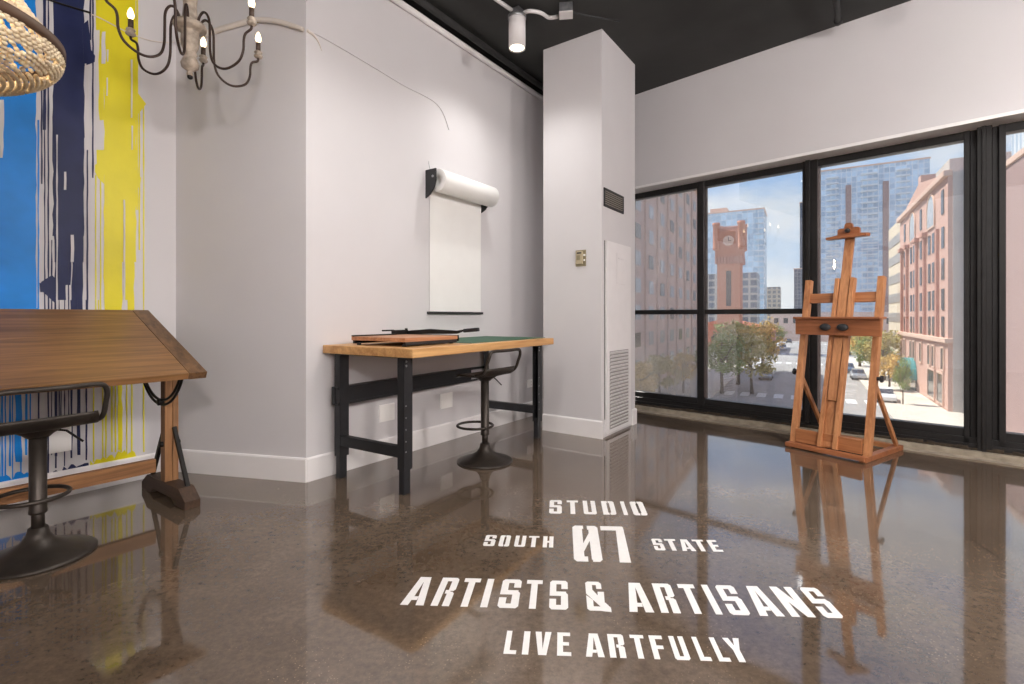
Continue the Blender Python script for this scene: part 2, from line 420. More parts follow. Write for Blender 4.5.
def kick(b):
    wbox(b, -3.8, 4.2, 5.94, 6.06, .085, ZB-.07); wbox(b, -3.8, 4.2, 5.925, 6.06, .045, .095)
mull('window_sill_1', kick)
b = MB()
t = -3.8
while t < 2.4:
    w = R.uniform(.04, .12); hgt = R.uniform(.012, .04)
    wbox(b, t, t+w, 5.905-R.uniform(0, .025), 5.93, 0.045, .045+hgt*.8, .004); t += w*R.uniform(.7, .95)
g = b.build('sill_debris', grime_m); tag(g, 'brown crumbly debris along the foot of the window frames', 'debris', kind='stuff')
# shallow ridges of the unpolished edge
b = MB()
for nn, h in ((5.76, .005), (5.80, .007)):
    wbox(b, -3.0, 4.0, nn, nn+.012, 0, h, .002)
struct(b.build('trim_3', strip_m))

# ------------------------------------------------------------------ mural
mural = empty('wall_mural', P(1.2, B_MURAL, 0), 0, label='paint drip mural in blue, navy and yellow bands on the white left wall', cat='mural')
def mural_part(name, m, items, seed):
    rr = random.Random(seed); b = MB(); e = .0015+.0004*(seed % 3)
    for idx, it in enumerate(items):
        if not isinstance(it[0], tuple):
            x0, x1, y0, y1 = it
            q = [at_plane(x0, y0, B, B_MURAL), at_plane(x1, y0, B, B_MURAL), at_plane(x1, y1, B, B_MURAL), at_plane(x0, y1, B, B_MURAL)]
            n = max(2, int(abs(q[0].z-q[3].z)/.07)); L, Rt = [], []
            narrow = (x1-x0) < 4
            for i in range(n+1):
                f = i/n; wob = (.0015 if narrow else .004)
                L.append(q[0].lerp(q[3], f)+A*rr.uniform(-wob, wob)); Rt.append(q[1].lerp(q[2], f)+A*rr.uniform(-wob, wob))
            pts = L+Rt[::-1]
        else:
            pts = [at_plane(x, y, B, B_MURAL) for x, y in it]
        pts = [p-mural.location+B*.0002 for p in pts]
        b.prism(pts, B*(e+.00012*idx))
    return b.build(name, m, mural)
def drips(xs, y0, y1, rr, wmin=.8, wmax=2.4):
    return [(x, x+rr.uniform(wmin, wmax), y0+rr.uniform(-8, 8), y1+rr.uniform(-3, 3)) for x in xs]
rr = random.Random(3)
base_y = lambda x: 491.5-.233*x                                     # top of the baseboard in this wall
def pool(x0, x1, h=8):
    pts = [(x0, base_y(x0)-1)]; xs = []; x = x0
    while x < x1:
        xs.append(x); x += rr.uniform(2, 4)
    up = [(x, base_y(x)-1-h*rr.uniform(.35, 1)) for x in xs]+[(x1, base_y(x1)-3)]
    return pts+up+[(x1, base_y(x1)-1)]
blue_items = [(-60, 36, -420, 318), (-46, 0.0, 300, 480), (-30, 38, 308, 330), (37.5, 39, 120, 395),
              (15, 21.5, 316, 462), (9, 11, 316, 466), (4.5, 6, 316, 476), (25, 27.5, 316, 455), (1, 3, 320, 478), (20, 21.5, 400, 474), (12, 13.2, 320, 480), (29.5, 30.7, 330, 452),
              pool(-60, 31, 15)]
navy_items = [(53, 84, -420, 236), (54, 83, 230, 262), (55, 66, 255, 300), (72, 83, 255, 318), (60, 70.5, 255, 285), (43, 46, -420, 130), (44, 45.2, 120, 320), (47.5, 49, -420, 480), (41, 42.4, 60, 184),
              [(82, 25), (88, 20), (91, 50), (95, 56), (94.5, 62), (90, 64), (84, 66)], (89.5, 91, -420, 40), (92, 93.5, -420, 178), (86.5, 88, 150, 318),
              (40, 56, 283, 292), [(41, 282), (52, 275), (58, 282), (57, 305), (41, 290)], (51, 52.2, 240, 455), (38, 39.3, 310, 452), (54.5, 57, 300, 456), (58.5, 59.5, 300, 440), (60.5, 61.5, 310, 452), (64, 65, 300, 466),
              (70.5, 72.3, 300, 458), (77, 80, 300, 455), (85.5, 87, 300, 460), (68, 69, 260, 420), (75, 76, 262, 306),
              pool(31, 89, 10), (55, 56.4, 440, 468)]
yellow_items = [(104, 136, -420, 262), (96, 104.5, -420, 30), (99, 104.5, 20, 120), (97, 104.5, 150, 175), [(95, 165), (104, 158), (104, 184), (98, 178), (95, 172)], [(134, 88), (146, 104), (140, 112), (134, 118)],
                [(133, 165), (141, 178), (140, 186), (133, 192)], (136, 138, -420, 210), (138.5, 140, 100, 250), (143, 144.2, 105, 330), (100, 101.2, 170, 320), (95, 96.3, 175, 330),
                (104, 122, 255, 330), (127, 134, 255, 320), (124.5, 128, 255, 300), (98, 99, 300, 320),
                (93, 94.3, 316, 462), (102, 103.3, 316, 460), (111, 112.5, 316, 452), (114.5, 116, 316, 452), (118, 122, 316, 450), (120.5, 121.7, 400, 452), (126, 127.3, 316, 455), (131, 132.3, 316, 452), (105, 106.5, 316, 458), (143, 144.2, 316, 452),
                pool(90, 136, 12), [(112, base_y(112)-2), (118, base_y(118)-13), (124, base_y(124)-9), (127, base_y(127)-2)]]
mural_part('blue_paint', blue_m, blue_items, 1)
mural_part('navy_paint', navy_m, navy_items, 2)
mural_part('yellow_paint', yellow_m, yellow_items, 3)
# white streaks left unpainted inside the bands
streaks = [(-1, 3, 100, 158), (63.8, 66, 172, 190), (56, 57.3, 135, 320), (84.5, 86, 64, 96), (87, 88.6, 70, 100), (84, 85.5, 138, 262), (70.5, 73.5, 235, 262), (101, 105, 32, 64), (106.5, 108, 50, 62), (106, 107.2, 78, 96), (130.5, 132, 60, 118), (131, 132.3, 126, 150), (123, 124.6, 200, 300)]
mural_part('white_streak', wall_m, streaks, 5)
for o in SC.objects:
    if o.parent == mural and o.name.startswith('white_streak'):
        o.location = B*.007

# ------------------------------------------------------------------ wall plates
def wall_plate(name, px0, px1, py0, py1, n, d, inn, label, kind):
    p0 = at_plane(px0, py1, n, d); p1 = at_plane(px1, py1, n, d); q0 = at_plane((px0+px1)/2, py0, n, d); c = (p0+p1)/2
    w = (p1-p0).length; q1 = at_plane((px0+px1)/2, py1, n, d); h = q0.z-q1.z
    d_ = (p1-p0); d_.z = 0; d_.normalize()
    e = empty(name, Vector((c.x, c.y, q1.z)), ang(d_), label=label, cat='outlet', group='electrical plates')
    s = 1 if Vector((-d_.y, d_.x, 0)).dot(inn) > 0 else -1
    MB().box((-w/2, min(0, s*.008), 0), (w/2, max(0, s*.008), h), .003).build('cover_plate', plate_m, e)
    y0, y1 = sorted((s*.008, s*.0095))
    if kind == 'outlet':
        for k in (.3, .7):
            f = MB().box((-w*.28, min(y0, y1), h*(k-.15)), (w*.28, max(y0, y1), h*(k+.15)), .002).build('socket', plate_m, e)
            for sx in (-1, 1):
                z0, z1 = sorted((s*.0094, s*.0102))
                MB().box((sx*w*.1-.002, z0, h*(k-.05)), (sx*w*.1+.002, z1, h*(k+.05))).build('slot', slot_m, f)
    else:
        for kz in (.2, .8):
            MB().disc((0, s*.0078, h*kz), (0, s, 0), .0035, .001, 8).build('screw', plate_m, e)
    return e
wall_plate('outlet_cover', 49, 71, 427, 452, B, B_MURAL, B, 'white blank cover plate low on the mural wall behind the stool', 'blank')
wall_plate('outlet_cover', 379, 394, 404, 421, B, B_WALL, B, 'white blank cover plate under the workbench nearest the left legs', 'blank')
wall_plate('outlet_cover', 440, 452, 393, 408, B, B_WALL, B, 'white blank cover plate under the workbench left of the stool post', 'blank')
wall_plate('wall_outlet', 527, 536, 379, 387, B, B_WALL, B, 'small white duplex outlet on the wall beside the right bench leg', 'outlet')

# ------------------------------------------------------------------ column fittings
def pa(px): return at_plane(px, HY, B, cb1).dot(A)
def pz(px, py): return at_plane(px, py, B, cb1).z
Mc = frame_of(A, B, Z, B*cb1)             # column side face frame: x along, y out
v0, v1 = pa(603.5), pa(623)
vz1, vz0 = pz(613, 192), pz(613, 209)-.01
vent = empty('air_vent', P((v0+v1)/2, cb1, vz0), ang(-A), label='dark louvred air vent high on the side of the white column', cat='vent')
w = v1-v0; h = vz1-vz0
b = MB(); b.box((-w/2, 0, 0), (w/2, .004, h)); b.build('backing', vent_dark_m, vent)
b = MB(); b.box((-w/2, 0, 0), (w/2, .012, .02), .002).box((-w/2, 0, h-.02), (w/2, .012, h), .002).box((-w/2, 0, .02), (-w/2+.02, .012, h-.02), .002).box((w/2-.02, 0, .02), (w/2, .012, h-.02), .002); b.build('vent_frame', black_m, vent)
for i in range(7):
    z = .03+(h-.06)*i/6
    MB().bar((-w/2+.02, .006, z), (w/2-.02, .006, z), .003, .012, (0, .7, .7)).build('louver', vent_m, vent)
# tall access panel with louvred foot
a0, a1 = pa(604.5)+.01, pa(629)
dz0, dz1 = .03, pz(617, 244)
pan = empty('access_panel', P((a0+a1)/2, cb1, dz0), ang(-A), label='tall white access panel with louvred lower half on the column side', cat='panel')
w = a1-a0; h = dz1-dz0
MB().box((-w/2, 0, 0), (w/2, .022, h), .004).build('panel_sheet', white_m, pan)
MB().box((w/2+.002, .0, 0.15), (w/2+.014, .003, h)).build('panel_gap', slot_m, pan)
lz0, lz1 = .06, pz(617, 352)-dz0
MB().box((-w/2+.075, .0215, lz0-.02), (w/2-.065, .0235, lz1+.02)).build('louver_gap_shade', shade_m, pan)  # grey sheet: its colour stands in for shade between the louvers
for i in range(22):
    z = lz0+(lz1-lz0)*i/21
    MB().bar((-w/2+.08, .027, z), (w/2-.07, .027, z), .005, .026, (0, .5, .87)).build('louver', white_m, pan)
MB().box((-w*.22, .022, h-.42), (w*.12, .026, h-.10), .003).build('hatch', white_m, pan)
MB().box((-w*.14, .026, h-.16), (w*.06, .034, h-.145), .002).build('pull', white_m, pan)
# thermostat on the column front
tp = at_plane(581, 258, -A, -ca0)
th = empty('thermostat', Vector((tp.x, tp.y, tp.z-.085)), ang(B), label='small beige thermostat on the front of the white column', cat='thermostat')
MB().box((-.058, -.008, 0), (.058, 0, .165), .003).build('back_plate', thermo_m, th)
MB().box((-.045, -.034, .02), (.03, -.008, .15), .006).build('case', thermo2_m, th)
MB().box((-.03, -.037, .06), (.008, -.034, .11), .002).build('display', thermo_m, th)
MB().disc((.044, -.008, .11), (0, -1, 0), .011, .012).build('dial', plate_m, th)
MB().disc((.044, -.008, .06), (0, -1, 0), .009, .01).build('dial', plate_m, th)
MB().box((-.03, -.036, .125), (.02, -.034, .14), .001).build('grille', slot_m, th)

# ------------------------------------------------------------------ roller of paper on the wall
r0 = at_plane(426.5, 180, B, B_WALL); r1 = at_plane(480, 199, B, B_WALL)
rl = empty('paper_roll', Vector((r0.x, r0.y, r0.z)), ang(A), label='white paper roll in a wall holder with a sheet hanging down', cat='paper roll')
wd = (r1-r0).dot(A); zc = at_plane(440, 181, B, B_WALL-(-.11)).z-r0.z
rad = .104
# local x along the wall, local -y into the room
cy = -.115
for x in (-.015, wd+.012):
    b = MB(); pts = [(x, 0, zc-.16), (x, 0, zc+.10), (x, -.13, zc+.10), (x, -.135, zc-.0), (x, -.11, zc-.07), (x, -.06, zc-.13)]
    b.prism(pts, (.014, 0, 0), .002); b.build('end_bracket', black_m, rl)
MB().tube([(-.02, cy+.02, zc+.03), (wd+.02, cy+.02, zc+.03)], .012).build('spindle', galv_m, rl)
M = frame_of(Vector((0, 1, 0)), Vector((0, 0, 1)), Vector((1, 0, 0)), Vector((.03, cy, zc)))
b = MB(); L_ = wd+.015
b.lathe([(0, 0), (.03, 0), (.03, -.004), (rad-.004, -.004), (rad, 0), (rad, L_), (rad-.004, L_+.003), (.03, L_+.003), (.03, L_), (0, L_)], n=40, mat=M); b.build('roll', paper_m, rl)
zb = at_plane(454, 313, B, B_WALL).z-r0.z
b = MB(); prof = [(cy+rad*.98, zc-.02), (-.016, zc-.10), (-.012, zc-.3), (-.010, zb+.3), (-.012, zb)]
for (y0, z0), (y1, z1) in zip(prof, prof[1:]):
    b.prism([(.03, y0, z0), (wd-.0, y0, z0), (wd-.0, y1, z1), (.03, y1, z1)], (0, .002, 0))
b.build('paper_sheet', paper_m, rl)
MB().box((.0, -.03, zb-.012), (wd+.02, -.002, zb+.012), .004).build('tear_bar', black_m, rl)
MB().tube([(-.005, -.05, zc+.10), (.0, -.03, zc+.16), (.02, -.01, zc+.19)], .003, 6, smooth=4).build('hook_wire', galv_m, rl)

# ------------------------------------------------------------------ workbench
BA = Vector((.53, .848, 0)).normalized()
bench = empty('workbench', Vector((-.724, 3.352, 0)), ang(BA), label='black steel workbench with thick maple butcher block top against the wall', cat='workbench')
BL, BD = 1.932, .706
MB().box((-.05, -.125, .931), (1.945, .776, .992), .006).build('bench_top', maple_m, bench)
def channel_leg(b, x, y, face):
    # face -1: flange faces the room, +1: faces the wall;   an outer C channel and a thinner adjustable foot inside
    w, d, t = .082, .062, .004
    y0, y1 = (y, y+d) if face < 0 else (y-d, y)
    b.box((x, y0, .165), (x+w, y0+t, .931), .0015).box((x, y1-t, .165), (x+w, y1, .931), .0015)
    xs = x if x < 1 else x+w-t
    b.box((x, y0, .165), (x+t, y1, .931), .0015) if x < 1 else b.box((x+w-t, y0, .165), (x+w, y1, .931), .0015)
def foot(b, x, y, face):
    w, d, t = .082, .062, .004
    y0, y1 = (y+.009, y+d-.009) if face < 0 else (y-d+.009, y-.009)
    b.box((x+.012, y0, .004), (x+w-.012, y0+t, .2), .001).box((x+.006, y1-t, .004), (x+w-.012, y1, .2), .001).box((x+.006, y0, .004), (x+.01, y1, .2), .001)
    b.box((x+.004, y0-.002, 0), (x+w-.01, y1+.002, .005), .001)
for x in (0, BL-.082):
    for y, fc in ((0, -1), (BD, 1)):
        b = MB(); channel_leg(b, x, y, fc); lg = b.build('leg', black_m, bench)
        b = MB(); foot(b, x, y, fc); b.build('adjustable_foot', black_m, lg)
        if fc < 0:
            for z in (.29, .36, .44, .52, .6): MB().disc((x+.018, y, z), (0, -1, 0), .0055, .002, 10).build('bolt', galv_m, lg)
            for z in (.87, .9): MB().disc((x+.018, y, z), (0, -1, 0), .008, .006, 8).build('bolt', galv_m, lg)
            b = MB()
            b.disc((x+.045, y+.004, .1), (0, -1, 0), .008, .003, 10); b.build('hole', slot_m, lg)
    MB().box((x+.004, .05, .245), (x+.055, BD-.05, .32), .003).build('side_rail', black_m, bench)
    b = MB(); b.box((x-.012, -.05, .922), (x+.10, .75, .931), .002); b.build('mounting_plate', black_m, bench)
b = MB(); b.box((-.01, BD-.01, .55), (BL+.01, BD+.02, .675), .002).box((-.01, BD-.05, .675), (BL+.01, BD+.02, .68), .001).box((-.01, BD-.05, .545), (BL+.01, BD+.02, .55), .001)
b.box((-.01, BD-.05, .66), (BL+.01, BD-.046, .68), .001).box((-.01, BD-.05, .545), (BL+.01, BD-.046, .565), .001)
b.build('back_rail', black_m, bench)

TOP = .992
bw = lambda x, y, z=0: bench.matrix_basis @ Vector((x, y, z))
# paper cutter on the bench
cut = empty('paper_cutter', bw(.075, .06, TOP), ang(BA), label='wooden guillotine paper cutter with black arm on the left of the workbench', cat='paper cutter')
b = MB(); b.box((.0, 0, .034), (.58, .55, .062), .003); b.build('board', cutter_m, cut)
b = MB(); b.box((.01, .004, .010), (.575, .03, .034), .002); b.build('front_rail', black_m, cut)
b = MB(); b.box((.01, .52, .010), (.575, .546, .034), .002); b.build('rear_rail', black_m, cut)
b = MB(); b.box((.58, -.004, .02), (.592, .56, .066), .002); b.build('cutting_edge', dark_iron_m, cut)
b = MB(); b.box((0, .53, .062), (.44, .55, .072), .002); b.build('paper_fence', dark_iron_m, cut)
for x, y in ((.03, .04), (.55, .04), (.03, .5), (.55, .5)):
    MB().disc((x, y, 0), (0, 0, 1), .016, .018, 12).build('rubber_foot', black_m, cut)
b = MB(); b.prism([(.594, .58, .062), (.594, .02, .075), (.594, -.06, .10), (.594, -.06, .112), (.594, .02, .10), (.594, .3, .11), (.594, .58, .09)], (.008, 0, 0), .001); arm = b.build('blade_arm', dark_iron_m, cut)
b = MB(); b.bar((.598, -.05, .10), (.598, -.19, .112), .034, .03, bev=.008); b.build('arm_grip', black_m, arm)
b = MB(); b.box((.44, .555, .05), (.61, .585, .10), .004); b.disc((.60, .57, .1), (0, 0, 1), .012, .012); b.build('pivot_bracket', dark_iron_m, cut)
MB().bar((.33, .57, .098), (.45, .57, .098), .02, .012, bev=.003).build('spring_bar', dark_iron_m, cut)
# green mat
mt = MB(); mt.box((0, 0, 0), (1.23, .72, .004), .001)
mo = mt.build('cutting_mat', green_m); mo.location = bw(.705, -.035, TOP); mo.rotation_euler = (0, 0, ang(BA))
tag(mo, 'thin dark green cutting mat covering the right of the workbench', 'cutting mat')

# ------------------------------------------------------------------ swivel stools
def make_stool(name, loc, rz, seat_z, label):
    """local +y is the way the sitter faces; the low back loop is at -y"""
    s = empty(name, loc, rz, label=label, cat='stool', group='gunmetal swivel stools')
    r = .232
    MB().lathe([(0, 0), (r-.004, 0), (r, .004), (r, .010), (r-.012, .018), (r*.72, .036), (r*.48, .056), (r*.3, .082), (r*.2, .115), (r*.165, .15), (0, .15)], n=56).build('base', iron_m, s)
    MB().lathe([(0, .14), (.0255, .14), (.0255, .27), (0, .27)], n=28).build('inner_post', iron_m, s)
    MB().lathe([(0, .22), (.034, .22), (.0365, .223), (.0365, .235), (.0345, .24), (.0345, seat_z-.06), (0, seat_z-.06)], n=28).build('post', iron_m, s)
    # footrest ring round the post, offset to the front
    pts = []
    for k in range(24):
        t_ = k*2*math.pi/24; pts.append((.15*math.cos(t_), .105+.15*math.sin(t_), .285))
    MB().tube(pts, .0105, 10, closed=True).build('footrest', iron_m, s)
    MB().lathe([(0, seat_z-.075), (.045, seat_z-.075), (.06, seat_z-.06), (.11, seat_z-.03), (.115, seat_z-.022), (0, seat_z-.022)], n=28).build('seat_bearing', iron_m, s)
    # pressed steel seat: a saddle, dished in the middle and rolled up at the back
    bm = bmesh.new(); nx, ny = 18, 18; grid = []
    hw, hd = .205, .185
    for j in range(ny+1):
        row = []
        for i in range(nx+1):
            u, v = -1+2*i/nx, -1+2*j/ny
            x, y = u*hw*(1-.10*max(0, v)**2), v*hd
            k = (abs(u)**8+abs(v)**8)**.125; f = 1 if k < 1e-6 else max(abs(u), abs(v))/k
            x, y = x*f, y*f
            z = seat_z-.012+(.058*max(0, (-v-.55)/.45)**1.7)-.02*max(0, (v-.6)/.4)**2-.010*math.exp(-3*(u*u+v*v))
            row.append(bm.verts.new((x, y, z)))
        grid.append(row)
    for j in range(ny):
        for i in range(nx):
            bm.faces.new((grid[j][i], grid[j][i+1], grid[j+1][i+1], grid[j+1][i])).smooth = True
    ret = bmesh.ops.extrude_face_region(bm, geom=bm.faces[:])
    bmesh.ops.translate(bm, verts=[g_ for g_ in ret['geom'] if isinstance(g_, bmesh.types.BMVert)], vec=(0, 0, -.016))
    bmesh.ops.recalc_face_normals(bm, faces=bm.faces[:])
    b = MB(); b.bm.free(); b.bm = bm; b.build('seat', iron_m, s)
    zt = seat_z+.185
    loop = [(-.2, -.06, seat_z-.012), (-.212, -.12, seat_z-.004), (-.214, -.165, seat_z+.03), (-.214, -.19, seat_z+.09), (-.213, -.208, zt-.05), (-.2, -.215, zt-.012), (-.165, -.218, zt),
            (-.06, -.226, zt), (.06, -.226, zt), (.165, -.218, zt), (.2, -.215, zt-.012), (.213, -.208, zt-.05), (.214, -.19, seat_z+.09), (.214, -.165, seat_z+.03), (.212, -.12, seat_z-.004), (.2, -.06, seat_z-.012)]
    MB().tube(loop, .0125, 10, smooth=5).build('back_loop', iron_m, s)
    MB().tube([(.05, -.0, seat_z-.045), (.105, -.02, seat_z-.06), (.165, -.05, seat_z-.125)], .0055, 8).build('height_lever', dark_iron_m, s)
    return s
make_stool('swivel_stool', Vector((-2.37, 2.5, 0)), ang(-B)-math.pi/2+.06, .675, 'gunmetal swivel stool with low back loop beside the drafting table')
make_stool('swivel_stool', Vector((-.225, 4.16, 0)), ang(Vector((-.848, .53, 0)))-math.pi/2-.05, .745, 'gunmetal swivel stool with low back loop tucked under the workbench')

# ------------------------------------------------------------------ drafting table
dt = empty('drafting_table', P(1.352, -3.795), ang(A), label='large tilted wooden drafting table on trestle legs by the mural', cat='drafting table')
# local x along the wall, local y towards the wall (= -B)
yf, zf, yb, zb_ = -.505, .865, .41, 1.25
th_ = math.atan2(zb_-zf, yb-yf); depth = math.hypot(yb-yf, zb_-zf)
Mt = Matrix.Translation((0, yf, zf-.0)) @ Matrix.Rotation(th_, 4, 'X')
LX0, LX1 = -1.62, .062
def tbox(nm, lo, hi, m, bev=.004):
    b = MB(); b.box(lo, hi, bev, Mt); return b.build(nm, m, dt)
tbox('table_top', (LX0+.1, .0, -.04), (LX1-.1, depth, 0), table_m, .003)
tbox('top_border', (LX1-.098, 0, -.042), (LX1, depth, .0005), table_edge_m, .003)
tbox('top_border', (LX0, 0, -.042), (LX0+.098, depth, .0005), table_edge_m, .003)
tbox('top_cleat', (LX1-.16, .1, -.085), (LX1-.02, depth-.1, -.042), table_leg_m)
tbox('top_cleat', (LX0+.02, .1, -.085), (LX0+.16, depth-.1, -.042), table_leg_m)
def topz(y): return zf+(y-yf)*math.tan(th_)
for x0 in (0.045, -1.56):
    b = MB(); b.box((x0-.04, -.036, .06), (x0+.004, .036, topz(0)-.09), .004); b.build('leg', table_leg_m, dt)
    b = MB(); b.box((x0+.006, -.036, .06), (x0+.04, .036, topz(0)-.1), .004); b.build('leg', table_leg_m, dt)
    ft = [(x0-.046, -.345, 0), (x0-.046, -.345, .05), (x0-.046, -.25, .115), (x0-.046, .25, .115), (x0-.046, .345, .05), (x0-.046, .345, 0), (x0-.046, .2, 0), (x0-.046, .14, .035), (x0-.046, -.14, .035), (x0-.046, -.2, 0)]
    MB().prism(ft, (.092, 0, 0), .004).build('foot', foot_m, dt)
    MB().bar((x0+.015, -.25, .09), (x0+.01, -.045, .47), .022, .022).build('brace', dark_iron_m, dt)
    MB().bar((x0-.015, .25, .09), (x0-.01, .045, .47), .022, .022).build('brace', dark_iron_m, dt)
    MB().disc((x0-.06, 0, .36), (1, 0, 0), .018, .12).build('bolt', dark_iron_m, dt)
    for rr_ in (.375, .345):
        pts = []
        for k in range(49):
            t_ = math.pi*k/48; y, z = -rr_*math.cos(t_), 1.0-rr_*math.sin(t_)
            if z < topz(y)-.045: pts.append((x0-.052, y, z))
        MB().tube(pts, .0085, 8).build('tilt_quadrant', dark_iron_m, dt)
    MB().disc((x0-.07, 0, .64), (1, 0, 0), .022, .03).build('clamp_knob', dark_iron_m, dt)
MB().box((-1.52, -.022, .19), (-.04, .022, .275), .004).build('stretcher', table_rail_m, dt)

# ------------------------------------------------------------------ easel
EX = Vector((.55, -.836, 0)).normalized()
ez = empty('easel', Vector((2.80, 4.42, 0)), ang(EX), label='tall wooden H-frame artist easel standing by the windows', cat='easel')
ln = .19                                  # lean per metre of height
yl = lambda z: ln*(z-.05)
Lp = .30                                 # half distance between the outer posts
up_ = Vector((0, -1, ln)).normalized()
for sx in (-1, 1):
    MB().bar((sx*Lp, yl(.03), .03), (sx*Lp, yl(1.55), 1.55), .05, .06, (0, 1, 0), .004).build('side_post', easel_m, ez)
    MB().box((sx*Lp-.028, -.10, .0), (sx*Lp+.028, .66, .045), .005).build('base_runner', tray_m, ez)
    MB().bar((sx*(Lp-.0), yl(.66)-.0, .66), (sx*(Lp+.0), .58, .05), .026, .04, (0, 1, 0), .003).build('back_brace', easel_m, ez)
    b = MB(); b.disc((sx*(Lp+.0), yl(.68), .68), (sx, 0, 0), .016, .05, 12).disc((sx*(Lp+.05), yl(.68), .68), (sx, 0, 0), .03, .016, 12); b.build('wing_knob', black_m, ez)
MB().box((-Lp-.025, -.115, .010), (Lp+.02, -.045, .046), .005).build('front_foot_bar', tray_m, ez)
MB().box((-Lp+.03, -.035, .05), (Lp-.03, -.008, .17), .004).build('lower_crossbar', easel_x_m, ez)
MB().box((-Lp+.03, .56, .01), (Lp-.03, .62, .05), .004).build('rear_crossbar', easel_x_m, ez)
MB().bar((-Lp*.95, yl(1.375)+.002, 1.375), (Lp*.95, yl(1.375)+.002, 1.375), .09, .024, (0, 1, -.19), .004).build('upper_crossbar', easel_x_m, ez)
# mast: two outer rails with a sliding core
for sx in (-1, 1):
    MB().bar((sx*.062+.012, yl(.05)-.045, .05), (sx*.062+.03, yl(1.55)-.03, 1.55), .034, .06, (0, 1, 0), .004).build('mast_rail', easel_m, ez)
MB().bar((.017, yl(.46)-.05, .46), (.035, yl(1.965)-.03, 1.965), .074, .03, (0, 1, 0), .004).build('mast_core', easel_m, ez)
MB().bar((.012, yl(.06)-.035, .06), (.017, yl(.47)-.035, .47), .088, .02, (0, 1, 0), .003).build('mast_ratchet', easel_m, ez)
# tray
zt_ = 1.112; yt = yl(zt_)-.075
tr = MB().box((-.315, yt-.075, zt_-.075), (.375, yt-.045, zt_+.07), .004)
tro = tr.build('canvas_tray', tray_m, ez)
MB().box((-.32, yt-.11, zt_+.07), (.38, yt+.03, zt_+.09), .004).build('tray_shelf', tray_m, tro)
for x in (-.04, .10):
    b = MB(); b.disc((x, yt-.075, zt_-.002), (0, -1, 0), .014, .022, 14); b.lathe([(0, -.015), (.032, -.013), (.04, 0), (.032, .013), (0, .015)], n=20, mat=Matrix.Translation((x, yt-.105, zt_-.002)) @ Matrix.Rotation(math.pi/2, 4, 'X') @ Matrix.Diagonal((1.2, .8, 1, 1)))
    b.build('tray_knob', black_m, tro)
# top canvas clamp
zc_ = 1.95; yc = yl(zc_)-.075
pts = [(-.165, 0, -.03), (-.165, 0, -.004), (-.09, 0, .006), (-.09, 0, .05), (-.075, 0, .062), (-.035, 0, .062), (-.03, 0, .095), (-.015, 0, .108), (.015, 0, .108), (.03, 0, .095), (.035, 0, .062), (.075, 0, .062), (.09, 0, .05), (.09, 0, .006), (.165, 0, -.004), (.165, 0, -.03)]
MB().prism([(x+.035, yc, zc_+z) for x, _, z in pts], (0, .03, 0), .002).build('canvas_clamp', tray_m, ez)
MB().box((-.13, yc-.06, zc_-.035), (.20, yc+.02, zc_-.012), .003).build('clamp_lip', tray_m, ez)
MB().disc((.035, yc, zc_+.035), (0, -1, 0), .02, .03).build('clamp_knob', black_m, ez)

